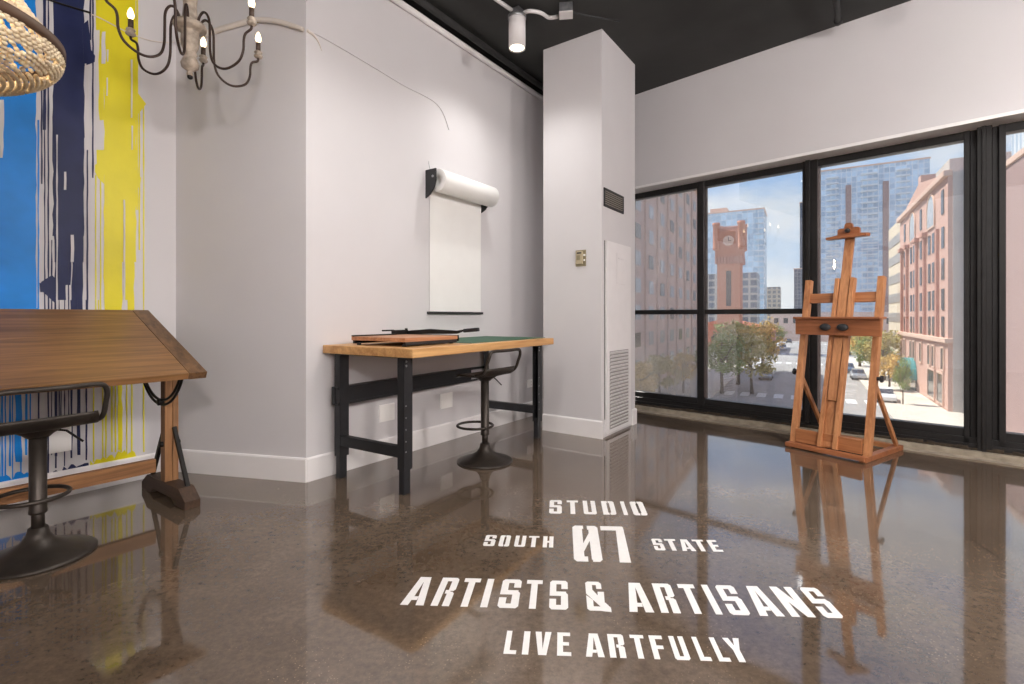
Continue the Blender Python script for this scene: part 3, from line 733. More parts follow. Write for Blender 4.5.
# ------------------------------------------------------------------ lettering on the floor
def chamfer(x0, y0, x1, y1, tl=0, tr_=0, br=0, bl=0):
    k = .55
    p = []
    p += [(x0+bl, y0), ] if bl else [(x0, y0)]
    p += [(x1-br, y0), (x1, y0+br*k)] if br else [(x1, y0)]
    p += [(x1, y1-tr_*k), (x1-tr_, y1)] if tr_ else [(x1, y1)]
    p += [(x0+tl, y1), (x0, y1-tl*k)] if tl else [(x0, y1)]
    if bl: p += [(x0, y0+bl*k)]
    return p
s_, c_ = .36, .12
GL = {
 'I': [chamfer(0, 0, 1, 1)],
 'T': [chamfer(0, .86, 1, 1), chamfer(.3, 0, .7, .87)],
 'L': [chamfer(0, 0, .45, 1), chamfer(.4, 0, 1, .15)],
 'E': [chamfer(0, 0, .42, 1), chamfer(.4, .85, .95, 1), chamfer(.4, .43, .85, .57), chamfer(.4, 0, 1, .15)],
 'F': [chamfer(0, 0, .42, 1), chamfer(.4, .85, 1, 1), chamfer(.4, .42, .9, .56)],
 'H': [chamfer(0, 0, .4, 1), chamfer(.6, 0, 1, 1), chamfer(.35, .42, .65, .57)],
 'U': [chamfer(0, .1, s_, 1), chamfer(1-s_, .1, 1, 1), chamfer(0, 0, 1, .14, br=c_, bl=c_)],
 'S': [chamfer(0, .45, s_, 1, tl=c_), chamfer(.3, .87, 1, 1, tr_=c_), chamfer(.64, .70, 1, .9), chamfer(0, .45, .9, .6, bl=.08), chamfer(.62, .1, 1, .56, tr_=.1), chamfer(0, 0, 1, .14, br=c_, bl=c_), chamfer(0, .1, s_, .34)],
 'A': [[(0, 0), (.33, 0), (.375, .17), (.60, .17), (.60, .29), (.41, .29), (.5, .84), (.5, 1), (.25, 1)], [(.5, 1), (.75, 1), (1, 0), (.66, 0), (.5, .84)]],
 'R': [chamfer(0, 0, .38, 1), chamfer(.3, .87, 1, 1, tr_=c_), chamfer(.63, .52, 1, .9, br=.1), chamfer(.60, 0, .98, .48, tr_=.1), chamfer(.48, .42, .75, .54)],
 'D': [chamfer(0, 0, .40, 1), chamfer(.40, .86, .47, 1), chamfer(.62, .08, 1, .92), chamfer(.54, .86, 1, 1, tr_=c_), chamfer(.54, 0, 1, .14, br=c_), chamfer(.4, 0, .47, .14)],
 'O': [chamfer(0, .06, .40, .94), chamfer(0, .86, .47, 1, tl=c_), chamfer(0, 0, .47, .14, bl=c_), chamfer(.60, .06, 1, .94), chamfer(.54, .86, 1, 1, tr_=c_), chamfer(.54, 0, 1, .14, br=c_)],
 'N': [chamfer(0, 0, .34, 1), chamfer(.66, 0, 1, 1), [(0, 1), (.34, 1), (1, 0), (.66, 0)]],
 'V': [[(0, 1), (.38, 1), (.5, .25), (.5, 0), (.26, 0)], [(.62, 1), (1, 1), (.74, 0), (.5, 0), (.5, .25)]],
 'Y': [[(0, 1), (.36, 1), (.5, .66), (.69, .48), (.31, .48)], [(.64, 1), (1, 1), (.69, .48), (.5, .5), (.5, .66)], chamfer(.31, 0, .69, .5)],
 '0': [chamfer(0, .05, .38, .95), chamfer(.63, .05, 1, .95), chamfer(0, .9, .43, 1, tl=.1), chamfer(.58, .88, 1, 1, tr_=.1), chamfer(0, 0, .5, .12, bl=.1), chamfer(.66, 0, 1, .1, br=.1), [(.37, .24), (.37, .46), (.64, .78), (.64, .56)]],
 '7': [chamfer(0, .87, 1, 1, tr_=.05), [(.5, 0), (.93, 0), (1, .9), (.66, .9)]],
 '&': [chamfer(0, .6, .3, 1, tl=.1), chamfer(.2, .88, .7, 1, tr_=.1), chamfer(.48, .74, .72, .93), [(0, .66), (.0, .56), (.62, .1), (.9, .12), (.30, .70)], [(0, .08), (.28, .08), (.28, .34), (0, .5)], chamfer(0, 0, .78, .13, bl=.1),
       [(.5, .34), (.76, .12), (.80, .63), (.52, .63)], [(.55, 0), (1, -.03), (1, .1), (.8, .26), (.6, .26)]],
}
e1 = Vector((.9986, -.0523, 0)); e2 = Vector((.1, 1, 0))
sign_o = at_floor(400, 604.8)
sign = empty('floor_lettering', sign_o, 0, label='white stencilled studio sign painted on the polished concrete floor', cat='lettering')
def word(name, label, glyphs, base, height):
    """glyphs: (letter, x0, x1) bounds in pixels along the baseline through the pixel `base`"""
    o = at_floor(*base); b = MB()
    def along(px):
        r = (px-HX)/F                 # point of the baseline seen in this column
        k = (r*o.y-o.x)/(e1.x-r*e1.y); return k
    for ch, x0, x1 in glyphs:
        t0, t1 = along(x0), along(x1)
        for i_, poly_ in enumerate(GL[ch]):
            pts = [o+e1*(t0+(t1-t0)*x)+e2*(height*y)-sign_o+Z*.0002 for x, y in poly_]
            b.prism(pts, (0, 0, .0008+.00006*i_))
    w_ = b.build(name, text_m, sign); w_['label'] = label
def Tc(c, hw): return ('T', c-hw, c+hw)
word('painted_word', 'small white word STUDIO at the top of the sign', [('S', 549, 561.8), Tc(573, 6), ('U', 584, 597), ('D', 603.6, 616.8), ('I', 624, 628.2), ('O', 634, 648)], (549, 513.5), .222)
word('painted_word', 'small white word SOUTH left of the number', [('S', 482.7, 494), ('O', 498, 508.8), ('U', 513.8, 524.8), Tc(533, 5.4), ('H', 542.6, 553.2)], (482.7, 545.9), .13)
word('painted_word', 'small white word STATE right of the number', [('S', 655.4, 666), Tc(674.6, 5.8), ('A', 682.7, 696.4), Tc(703.7, 5.8), ('E', 713.5, 723.7)], (656, 550.2), .132)
word('painted_word', 'big white stencilled number 07', [('0', 574, 603), ('7', 606.5, 633)], (574, 561.3), .42)
word('painted_word', 'large white word ARTISTS', [('A', 400, 423.5), ('R', 430.4, 449.2), Tc(464, 8.8), ('I', 480, 487.2), ('S', 497, 517.8), Tc(532.2, 8.6), ('S', 549, 568.2)], (400, 604.8), .223)
word('painted_word', 'large white ampersand', [('&', 587.5, 611.5)], (400, 604.8), .223)
word('painted_word', 'large white word ARTISANS', [('A', 629.5, 654.3), ('R', 661.4, 681.5), Tc(698.4, 9), ('I', 716, 723), ('S', 731, 751.4), ('A', 760, 785), ('N', 792, 816.2), ('S', 825, 844.8)], (400, 604.8), .223)
word('painted_word', 'white word LIVE in the bottom line', [('L', 503.3, 515.8), ('I', 521.7, 528.2), ('V', 533.7, 550.7), ('E', 557, 571.4)], (503.3, 653.8), .13)
word('painted_word', 'white word ARTFULLY in the bottom line', [('A', 586, 604.8), ('R', 610.3, 627), Tc(641.4, 7.3), ('F', 654.6, 668.5), ('U', 675.8, 691.2), ('L', 700.7, 712.4), ('L', 719.5, 731.5), ('Y', 733.8, 751.6)], (503.3, 653.8), .13)

# ------------------------------------------------------------------ chandelier
CX = Vector((-1.951, 3.03, 0))
chn = empty('chandelier', CX+Z*CEIL, math.radians(-8), label='six arm candle chandelier with bronze arms and chalky turned wood body', cat='chandelier')
zz = -CEIL-.045
MB().lathe([(r_*.9, 3.29-(3.29-z_)*.93) for r_, z_ in [(0, 2.66), (.016, 2.662), (.02, 2.675), (.014, 2.69), (.03, 2.70), (.05, 2.715), (.055, 2.74), (.04, 2.775), (.032, 2.79), (.044, 2.80), (.036, 2.815), (.05, 2.85), (.056, 2.90), (.05, 2.945), (.06, 2.955), (.092, 2.962), (.1, 2.98), (.092, 3.0), (.06, 3.006), (.045, 3.03), (.04, 3.12), (.046, 3.2), (.035, 3.26), (.02, 3.29), (0, 3.29)]], (0, 0, zz), 28).build('turned_body', chalk_m, chn)
MB().ball((0, 0, 2.70+zz), .016).build('finial', dark_iron_m, chn)
MB().tube([(0, 0, 3.28+zz), (0, 0, -.02)], .006, 8).build('hanging_rod', arm_m, chn)
MB().lathe([(0, -.035), (.05, -.03), (.065, -.01), (.065, 0), (0, 0)]).build('ceiling_canopy', arm_m, chn)
prof = [(.045, 2.99), (.06, 3.05), (.085, 3.083), (.112, 3.07), (.13, 3.02), (.132, 2.93), (.135, 2.84), (.155, 2.775), (.205, 2.738), (.262, 2.738), (.325, 2.775), (.352, 2.835), (.356, 2.90), (.368, 2.935), (.402, 2.957), (.407, 2.98)]
for k in range(6):
    t_ = k*math.pi/3; c, s = math.cos(t_), math.sin(t_)
    a_ = MB().tube([(r*c, r*s, z+zz) for r, z in prof], .0073, 10, smooth=4).build('arm', arm_m, chn)
    o = (.407*c, .407*s, 2.975+zz)
    MB().lathe([(0, 0), (.014, .002), (.026, .012), (.028, .02), (.02, .026), (.022, .036), (.026, .042), (.02, .05), (0, .05)], o, 18).build('candle_cup', chalk_m, a_)
    MB().lathe([(0, .05), (.0145, .05), (.0145, .105), (0, .105)], o, 16).build('candle_sleeve', sleeve_m, a_)
    MB().lathe([(0, .105), (.008, .107), (.017, .122), (.019, .137), (.014, .158), (.006, .176), (0, .182)], o, 16).build('bulb', bulb_m, a_)

# ------------------------------------------------------------------ beaded pendant
BC = Vector((-1.788, 1.459, 0)); BR, BZ = .36, 2.074
bp_ = empty('beaded_pendant', BC+Z*CEIL, 0, label='pendant of natural wooden beads with a brown metal band at the upper left', cat='pendant')
zz2 = -CEIL
MB().lathe([(BR-.004, BZ-.016), (BR+.004, BZ-.016), (BR+.004, BZ+.016), (BR-.004, BZ+.016), (BR-.004, BZ-.016)], (0, 0, zz2), 72).build('metal_band', band_m, bp_)
MB().lathe([(.075, 2.66), (.083, 2.66), (.083, 2.69), (.075, 2.69), (.075, 2.66)], (0, 0, zz2), 36).build('top_ring', band_m, bp_)
def bead(b, p, d, r=.0074, l=.0098):
    M = Vector(d).normalized().to_track_quat('Z', 'Y').to_matrix().to_4x4()
    bm = bmesh.new(); prof_ = [(0, -l), (r*.75, -l*.7), (r, 0), (r*.75, l*.7), (0, l)]; n = 7; rings = []
    for q, z in prof_:
        rings.append([bm.verts.new((0, 0, z))] if q == 0 else [bm.verts.new((q*math.cos(k*2*math.pi/n), q*math.sin(k*2*math.pi/n), z)) for k in range(n)])
    for a_, c in zip(rings, rings[1:]):
        for k in range(n):
            q = list(dict.fromkeys([a_[k % len(a_)], a_[(k+1) % len(a_)], c[(k+1) % len(c)], c[k % len(c)]]))
            bm.faces.new(q).smooth = True
    M.translation = Vector(p); b._merge(bm, M)
b = MB()
for i in range(44):                       # draped strands from the crown ring to the band
    t_ = 2*math.pi*i/44; n = 34
    pr = [(BR+(.08-BR)*(f**.8), BZ+.01+(.6)*f-.05*math.sin(math.pi*f)) for f in [k/n for k in range(n+1)]]
    for (r0_, z0_), (r1_, z1_) in zip(pr, pr[1:]):
        p0 = Vector((r0_*math.cos(t_), r0_*math.sin(t_), z0_+zz2)); p1 = Vector((r1_*math.cos(t_), r1_*math.sin(t_), z1_+zz2))
        bead(b, (p0+p1)/2, p1-p0)
o = b.build('bead_drape', bead_m, bp_); o['kind'] = 'stuff'
b = MB()
nrow = 23                                   # bowl: rows of beads round a shallow dome
for j in range(nrow):
    f = (j+.5)/nrow; al = f*math.pi/2
    r_ = (BR-.004)*math.cos(al)**.85; z_ = BZ-.012-.135*math.sin(al)**1.0
    n = max(3, int(2*math.pi*r_/.0205))
    for i in range(n):
        t_ = 2*math.pi*(i+.5*(j % 2))/n
        if j < 11 and math.sin(t_*9+j*1.1)+.4*math.sin(t_*23-j) > .7: continue   # open gaps of the loose weave
        bead(b, (r_*math.cos(t_), r_*math.sin(t_), z_+zz2), (-math.sin(t_), math.cos(t_), -.35))
o = b.build('bead_bowl', bead_m, bp_); o['kind'] = 'stuff'
MB().tube([(0, 0, 2.675+zz2), (0, 0, -.02)], .006, 8).build('hanging_rod', arm_m, bp_)
MB().bar((-.08, 0, 2.675+zz2), (.08, 0, 2.675+zz2), .008, .008).build('cross_strut', band_m, bp_)
MB().lathe([(0, -.03), (.045, -.028), (.06, -.008), (.06, 0), (0, 0)]).build('ceiling_canopy', arm_m, bp_)
MB().lathe([(0, 2.20), (.02, 2.21), (.03, 2.25), (.022, 2.3), (.015, 2.32), (.015, 2.40), (0, 2.40)], (0, 0, zz2), 14).build('bulb', pend_bulb_m, bp_)
MB().tube([(0, 0, 2.40+zz2), (0, 0, 2.67+zz2)], .012, 8).build('lamp_holder', arm_m, bp_)

# ------------------------------------------------------------------ cable along the walls
pm = [at_plane(x, y, B, B_MURAL+.012) for x, y in ((-40, -52), (20, -14), (50, 0), (90, 12.5))]
tag(MB().tube(pm, .0065, 8, smooth=5).build('wall_cable', dark_iron_m), 'thin dark cable crossing the navy band of the mural', 'cable')
pm = [at_plane(x, y, B, B_MURAL+.009) for x, y in ((91, 14), (104, 20), (125, 31), (145, 39), (160, 42), (174, 42))]
tag(MB().tube(pm, .0042, 8, smooth=5).build('wall_cable', cable_m), 'thin pale cable crossing the yellow band of the mural toward the corner', 'cable')
dc = Vector((d01.y, -d01.x, 0)); d_c = c0.dot(dc)
inn = -o01
pc = [at_plane(x, y, inn, c0.dot(inn)+.022) for x, y in ((178, 41.5), (195, 37), (215, 31), (235, 25), (255, 20), (275, 21), (292, 25.5), (303, 29.5))]
b = MB(); b.tube(pc, lambda t_: .020-.006*abs(t_-.4), 10, smooth=5)
b2 = b.build('wall_cable', cable_m); tag(b2, 'thick white cable swagged across the angled wall behind the chandelier', 'cable')
pb = [at_plane(x, y, B, B_WALL+.004) for x, y in ((307, 30.5), (320, 36), (350, 53), (380, 71), (405, 86), (425, 96), (437, 104), (444, 115), (449, 130))]
b = MB(); b.tube(pb, .006, 8, smooth=5)
tag(b.build('wall_cable', wall_m), 'thin wall-coloured cable sagging along the long wall above the paper roll', 'cable')
pb = [at_plane(x, y, B, B_WALL+.006) for x, y in ((307, 30.5), (313, 34.5), (318, 41), (322, 51))]
b = MB(); b.tube(pb, lambda t_: .011*(1-t_)+.002, 8, smooth=5)
tag(b.build('cable_end', cable_m), 'short tapering white cable end curling down past the wall corner', 'cable')

# ------------------------------------------------------------------ ceiling spots
def spot_fixture(loc, label, energy, soft=.07):
    e = empty('ceiling_spotlight', loc, ang(A), label=label, cat='spotlight', group='white cylinder ceiling spotlights')
    MB().lathe([(.066, -.355), (.078, -.36), (.078, -.06), (.07, -.052), (0, -.052)], n=36).build('lamp_body', white_m, e)
    MB().lathe([(0, -.350), (.068, -.350), (.066, -.345), (0, -.345)], n=36).build('lens', lens_m, e)
    MB().lathe([(.082, -.09), (.086, -.085), (.086, -.062), (.082, -.056)], n=24).build('mounting_collar', galv_m, e)
    MB().box((-.05, -.05, -.05), (.05, .05, 0), .006).build('mounting_box', galv_m, e)
    ld = bpy.data.lights.new('spot_lamp', 'SPOT'); ld.energy = energy; ld.color = (1.0, .97, .94); ld.spot_size = math.radians(150); ld.spot_blend = 1.0; ld.shadow_soft_size = soft
    lo = bpy.data.objects.new('spot_lamp', ld); C.objects.link(lo); lo.parent = e; lo.location = (0, 0, -.38)
    return e
SP = Vector((.047, 4.62, CEIL))
SPOT_W = 110
spot_fixture(SP, 'lit white cylinder spotlight hanging from the black ceiling beside the column', 60)
# conduit and junction box
def ceil_pt(px, py, z): 
    r = ray(px, py); k = (z-CZ)/r.z; return Vector((r.x*k, r.y*k, z))
b = MB(); b.tube([ceil_pt(440, -42, 4.005), ceil_pt(497, 0, 4.005), SP+Vector((-.05, -.05, -.035))], .018, 10)
tag(b.build('ceiling_conduit', white_m), 'straight white conduit on the ceiling leading to the spotlight', 'conduit')
b = MB(); b.tube([SP+Vector((.05, .0, -.035)), ceil_pt(530, 11, 4.0), ceil_pt(541, 13, 4.0), ceil_pt(549, 17.5, 4.0), ceil_pt(558, 16.5, 4.0)], .018, 10, smooth=6)
tag(b.build('ceiling_conduit', white_m), 'bent white conduit between the spotlight and the junction box', 'conduit')
jb = ceil_pt(566, 10, 4.0)
j = empty('junction_box', Vector((jb.x, jb.y, CEIL)), ang(A)+.5, label='grey metal junction box on the black ceiling near the column', cat='junction box')
MB().box((-.06, -.06, -.085), (.06, .06, 0), .006).build('box_body', galv_m, j)
MB().box((-.062, -.062, -.09), (.062, .062, -.082), .003).build('box_cover', white_m, j)
MB().tube([(.03, .0, -.03), (.12, -.22, -.04), (.25, -.5, -.03)], .007, 8, smooth=4).build('lead', black_m, j)
sp_pipe = ceil_pt(836, 0, 3.98)
b = MB(); q0, q1 = ceil_pt(833, -40, 3.95), ceil_pt(838, 20, 3.97); b.tube([q0, q1], .026, 12).disc(q1, (q1-q0), .036, .05)
tag(b.build('ceiling_pipe', beam_black_m), 'dark pipe stub under the black ceiling meeting the wall above the windows', 'pipe')
for p in (U*2.0+N*1.0, U*.1+N*4.2, U*-2.4+N*1.7, U*.6+N*2.4):  # further spotlights added out of view to brighten the room
    spot_fixture(Vector((p.x, p.y, CEIL)), 'added fill spotlight, a white cylinder on the black ceiling above the viewer', SPOT_W, .12)
def globe(x, y, z, strength, label):  # glowing globe added out of view to light the walls
    e = empty('added_fill_globe', (x, y, CEIL), 0, label=label, cat='pendant', group='added fill globes behind the viewer')
    MB().ball((0, 0, z-CEIL), .22, 16, 10).build('globe', emit('fill_globe_glow_%d' % len(MATS), (255, 246, 241), strength), e)
    MB().tube([(0, 0, z-CEIL+.26), (0, 0, -.02)], .006, 8).build('hanging_rod', dark_iron_m, e)
    MB().lathe([(0, .20), (.06, .2), (.06, .25), (.02, .27), (0, .27)], (0, 0, z-CEIL), 20).build('globe_cap', dark_iron_m, e)
    MB().lathe([(0, -.03), (.05, -.028), (.06, -.008), (.06, 0), (0, 0)]).build('ceiling_canopy', dark_iron_m, e)
for x, y, z, st in ((2.5, -1.8, 3.0, 172), (4.0, 1.0, 3.1, 128), (1.2, -2.5, 3.0, 178)):
    globe(x, y, z, st, 'added glowing fill globe behind the viewer')

# ------------------------------------------------------------------ outside
S = lambda s, h, z=0.0: G*s+H*h+Z*(STREET+z)
asphalt_m = plain('asphalt', (156, 153, 150), .85, vary=.12, scale=.3)
walk_m = plain('pale_sidewalk', (206, 198, 186), .85, vary=.08, scale=.5)
mark_m = plain('road_marking_white', (230, 230, 228), .7)
def bricks(name, c1_, c2_, mortar, scale=1.0):
    m, nt, b = nodes(name)
    v = coords(nt, (1, 1, 1))
    sx = nd(nt, 'ShaderNodeSeparateXYZ'); nt.links.new(v, sx.inputs[0])
    ad = nd(nt, 'ShaderNodeMath', operation='ADD'); nt.links.new(sx.outputs[0], ad.inputs[0]); nt.links.new(sx.outputs[1], ad.inputs[1])
    cb = nd(nt, 'ShaderNodeCombineXYZ'); nt.links.new(ad.outputs[0], cb.inputs[0]); nt.links.new(sx.outputs[2], cb.inputs[1])
    br = nd(nt, 'ShaderNodeTexBrick', Scale=scale); br.inputs['Color1'].default_value = lin(c1_); br.inputs['Color2'].default_value = lin(c2_); br.inputs['Mortar'].default_value = lin(mortar)
    br.inputs['Mortar Size'].default_value = .012; br.inputs['Brick Width'].default_value = .5; br.inputs['Row Height'].default_value = .18
    nt.links.new(cb.outputs[0], br.inputs['Vector']); nt.links.new(br.outputs['Color'], b.inputs['Base Color']); b.inputs['Roughness'].default_value = .85
    return m
def curtain(name, glass, line, w=3.0, h=3.2, lw=.09, rough=.15):
    m, nt, b = nodes(name)
    v = coords(nt); sx = nd(nt, 'ShaderNodeSeparateXYZ'); nt.links.new(v, sx.inputs[0])
    ad = nd(nt, 'ShaderNodeMath', operation='ADD'); nt.links.new(sx.outputs[0], ad.inputs[0]); nt.links.new(sx.outputs[1], ad.inputs[1])
    cb = nd(nt, 'ShaderNodeCombineXYZ'); nt.links.new(ad.outputs[0], cb.inputs[0]); nt.links.new(sx.outputs[2], cb.inputs[1])
    br = nd(nt, 'ShaderNodeTexBrick', Scale=1.0, offset=0.0); g2 = tuple(min(255, x*1.22) for x in glass)
    br.inputs['Color1'].default_value = lin(glass); br.inputs['Color2'].default_value = lin(g2); br.inputs['Mortar'].default_value = lin(line)
    br.inputs['Mortar Size'].default_value = lw; br.inputs['Brick Width'].default_value = w; br.inputs['Row Height'].default_value = h
    nt.links.new(cb.outputs[0], br.inputs['Vector']); nt.links.new(br.outputs['Color'], b.inputs['Base Color'])
    b.inputs['Roughness'].default_value = rough; b.inputs['Specular IOR Level'].default_value = .6
    return m
pink_m = bricks('pink_sandstone_brick', (204, 164, 150), (212, 174, 160), (192, 154, 142))
pinkwall_m = bricks('pink_painted_brick', (158, 130, 127), (164, 136, 132), (148, 122, 118))
redbrick_m = bricks('weathered_red_brick', (210, 182, 170), (220, 194, 182), (206, 182, 172))
station_m = bricks('orange_red_brick', (188, 124, 100), (200, 136, 110), (170, 118, 100))
station_roof_m = plain('terracotta_roof', (196, 116, 82), .8, vary=.1, scale=1)
stone_m = plain('grey_rendered_wall', (196, 188, 180), .85, vary=.1, scale=.4)
beige_m = plain('beige_concrete', (214, 200, 178), .85, vary=.05, scale=.4)
tan_m = plain('tan_concrete', (188, 172, 152), .85, vary=.05, scale=.4)
stone_trim_m = plain('pale_stone_trim', (220, 188, 170), .8, vary=.05)
pier_m = plain('dark_red_pilaster', (188, 138, 124), .85, vary=.08)
winglass_m = plain('dark_window_glass', (58, 62, 70), .12, vary=.25, scale=.7, spec=.8)
soft_win_m = plain('soft_grey_strip_glass', (158, 152, 144), .3, vary=.1, scale=1)
pale_win_m = plain('pale_blind_window', (190, 196, 200), .2, vary=.25, scale=.4, spec=.8)
balc_m = plain('pale_balcony_slab', (214, 218, 222), .6, vary=.05)
teal_m = plain('teal_awning', (64, 140, 144), .7, vary=.06)
towerglass_m = curtain('blue_tower_glass', (172, 194, 212), (226, 230, 234), 3.0, 3.3, .12)
bigglass_m = curtain('slate_tower_glass', (164, 182, 200), (224, 228, 232), 2.6, 3.2, .16)
midglass_m = curtain('grey_block_grid', (96, 104, 116), (182, 178, 170), 3.4, 3.2, .5, .4)
tangrid_m = curtain('tan_block_grid', (110, 108, 108), (196, 180, 160), 3.2, 3.2, .6, .4)
darkgrid_m = curtain('dark_block_grid', (78, 84, 96), (132, 134, 140), 2.6, 3.2, .35, .4)
corr_m = curtain('corrugated_blue_grey', (150, 166, 180), (220, 226, 230), .7, 40.0, .16, .4)
bark_m = plain('grey_brown_bark', (88, 76, 64), .9, vary=.2, scale=3)
leaf_ms = [plain('green_leaves', (138, 156, 84), .7, vary=.35, scale=1.2), plain('olive_leaves', (178, 166, 92), .7, vary=.35, scale=1.2), plain('golden_leaves', (212, 180, 96), .7, vary=.35, scale=1.2)]

b = MB(); gp = [S(-20, -60), S(-20, 90), S(900, 500), S(900, -400)]
b.prism([p-Z*.5 for p in gp], (0, 0, .5)); struct(b.build('road', asphalt_m))
def slab(name, s0, s1, h0, h1, z, m, th=.14):
    b = MB(); b.prism([S(s0, h0, z-th), S(s0, h1, z-th), S(s1, h1, z-th), S(s1, h0, z-th)], (0, 0, th)); return struct(b.build(name, m))
slab('sidewalk_1', 10, 135, 7.0, 13, .14, walk_m)
slab('sidewalk_2', 10, 128, -16.5, -9.0, .14, walk_m)
slab('sidewalk_3', 165, 600, 8, 13, .14, walk_m)
slab('sidewalk_4', 165, 600, -16.5, -10, .14, walk_m)
for i, s0 in enumerate((64, 112, 140, 196)):
    b = MB()
    for k in range(9): 
        h0 = -8.2+k*1.75
        b.prism([S(s0, h0, .012), S(s0, h0+.95, .012), S(s0+3.2, h0+.95, .012), S(s0+3.2, h0, .012)], (0, 0, .008))
    struct(b.build('road_markings_%d' % (i+1), mark_m))
b = MB()
for k in range(18):
    b.prism([S(74+k*9, -.1, .012), S(74+k*9, .1, .012), S(78+k*9, .1, .012), S(78+k*9, -.1, .012)], (0, 0, .008))
struct(b.build('road_markings_5', mark_m))

def building(name, s0, s1, h0, h1, top, m, label, roof=None):
    """box with its base at the street; local x along the street, local y across it towards -H, z up from the street"""
    e = empty(name, S(s0, h0), ang(G), label=label, cat='building')
    wmb = MB(); wmb.box((0, -(h1-h0), 0), (s1-s0, 0, top-STREET), 0); wmb.build('wall', m, e)
    if roof:
        MB().box((-.4, -(h1-h0)-.4, top-STREET), (s1-s0+.4, .4, top-STREET+.9), .1).build('parapet', roof, e)
    return e
_wc = {}
def win(e, x, z, w, h, face, m=winglass_m, trim=None, arch=False, nm='window', y=0.0):
    """window on a face: 'street+' = face towards -H (local y=0), 'street-' = face towards +H (local y=y), 'end' = face towards the viewer (local x=0)"""
    key = (round(w, 2), round(h, 2), face, m.name, trim.name if trim else '', arch)
    if key in _wc:
        o = _wc[key].copy(); C.objects.link(o); o.parent = e; o.location = (x, y, z) if face != 'end' else (0, x, z)
        for ch in _wch[key]:
            c = ch.copy(); C.objects.link(c); c.parent = o
        return o
    b = MB(); f = MB()
    if arch: pts = [(-w/2, 0), (w/2, 0), (w/2, h-w/2)]+[(w/2*math.cos(k*math.pi/10), h-w/2+w/2*math.sin(k*math.pi/10)) for k in range(1, 10)]+[(-w/2, h-w/2)]
    else: pts = [(-w/2, 0), (w/2, 0), (w/2, h), (-w/2, h)]
    q = .18; cx, cz = 0, h/2
    big_ = [(cx+(x_-cx)*(1+2*q/w), cz+(z_-cz)*(1+2*q/h)) for x_, z_ in pts]
    if face == 'street+': V = lambda x_, z_: (x_, .03, z_); n = (0, .06, 0); n2 = (0, .03, 0)
    elif face == 'street-': V = lambda x_, z_: (x_, -.03, z_); n = (0, -.06, 0); n2 = (0, -.03, 0)
    else: V = lambda x_, z_: (-.03, x_, z_); n = (-.06, 0, 0); n2 = (-.03, 0, 0)
    o_ = MB().prism([V(*p) for p in pts], n).build(nm, m, e)
    kids = []
    if trim:
        sur = MB(); k_ = len(pts)
        for i in range(k_):
            a_, b_, c__, d_ = pts[i], pts[(i+1) % k_], big_[(i+1) % k_], big_[i]
            sur.prism([V(*a_), V(*b_), V(*c__), V(*d_)], tuple(2*t for t in n))
        kids.append(sur.build('surround', trim, o_))
    o_.location = (x, y, z) if face != 'end' else (0, x, z)
    _wc[key] = o_; _wch[key] = kids
    return o_
_wch = {}

# pink brick building with arched windows
def s_of(px, h=12.0):
    r = (px-HX)/F; return (h*G.y+h*G.x*r)/(G.y*r-G.x)
PS0, PS1 = s_of(948), s_of(900)
pk = building('brick_building', PS0, PS1, 12, 34, 15.1, pink_m, 'pink brick building with tall windows, top floor arches and a teal awning')
gz = lambda z: z-STREET
dx = lambda px: s_of(px)-PS0
Lk = PS1-PS0
MB().box((-.06, -22, 0), (0, -.35, gz(15.1)), 0).build('side_wall', stone_m, pk)
MB().box((-.5, -.3, gz(-1.3)), (Lk+.2, .35, gz(-.85)), .05).build('belt_course', stone_trim_m, pk)
MB().box((-.15, -.3, gz(14.7)), (Lk+.3, .4, gz(15.3)), .08).build('cornice', stone_trim_m, pk)
b = MB(); b.prism([(Lk*.08, .02, gz(15.3)), (Lk*.92, .02, gz(15.3)), (Lk*.5, .02, gz(17.2))], (0, -.5, 0)); b.build('gable', pink_m, pk)
MB().box((15, -10, gz(15.1)), (22, -3, gz(20.0)), .05).build('penthouse', stone_m, pk)
MB().box((23, -3.2, gz(15.1)), (24.6, -1.6, gz(20.2)), .05).build('chimney', pink_m, pk)
bays = [905.2, 911.5, 914.6, 921.4, 929.8, 934.0, 943.5]
for zrow, hh in ((8.0, 2.1), (4.9, 2.1), (1.9, 2.1), (-.75, 2.0)):
    for px in bays: win(pk, dx(px), gz(zrow), 1.0, hh, 'street+', winglass_m)
for px in bays: win(pk, dx(px), gz(-4.0), 1.0, 2.1, 'street+', winglass_m, stone_trim_m)
for px in (913, 931.5): win(pk, dx(px), gz(10.9), 3.4, 3.4, 'street+', pale_win_m, stone_trim_m, True, 'arched_window')
for px in (905.2, 921.4, 943.2): win(pk, dx(px), gz(11.4), 1.0, 2.4, 'street+', winglass_m)
for px in (903.0, 908.3, 918.0, 926, 938.8):
    MB().box((dx(px)-.3, 0, gz(-.8)), (dx(px)+.3, .3, gz(10.2)), .04).build('pilaster', pier_m, pk)
for px in (903.0, 908.3, 918.0, 926): 
    b = MB(); b.box((dx(px)-.8, 0, gz(10.2)), (dx(px)+.8, .5, gz(10.7)), .05); b.build('corbel', pier_m, pk)
for px, w_ in ((903.5, 1.6), (932, 3.2), (941, 2.4)): win(pk, dx(px), gz(-7.4), w_, 2.9, 'street+', winglass_m, stone_trim_m)
# awning: a half barrel over the entrance
b = MB(); xa = dx(914); pts = [(xa-2.2, .05, gz(-6.5))]+[(xa-2.2*math.cos(k*math.pi/12), .05, gz(-6.5)+2.6*math.sin(k*math.pi/12)) for k in range(1, 12)]+[(xa+2.2, .05, gz(-6.5))]
b.prism(pts, (0, 1.9, 0)); b.build('awning', teal_m, pk)
MB().box((xa-1.7, .02, 0), (xa+1.7, .12, gz(-6.4)), .0).build('entrance', winglass_m, pk)

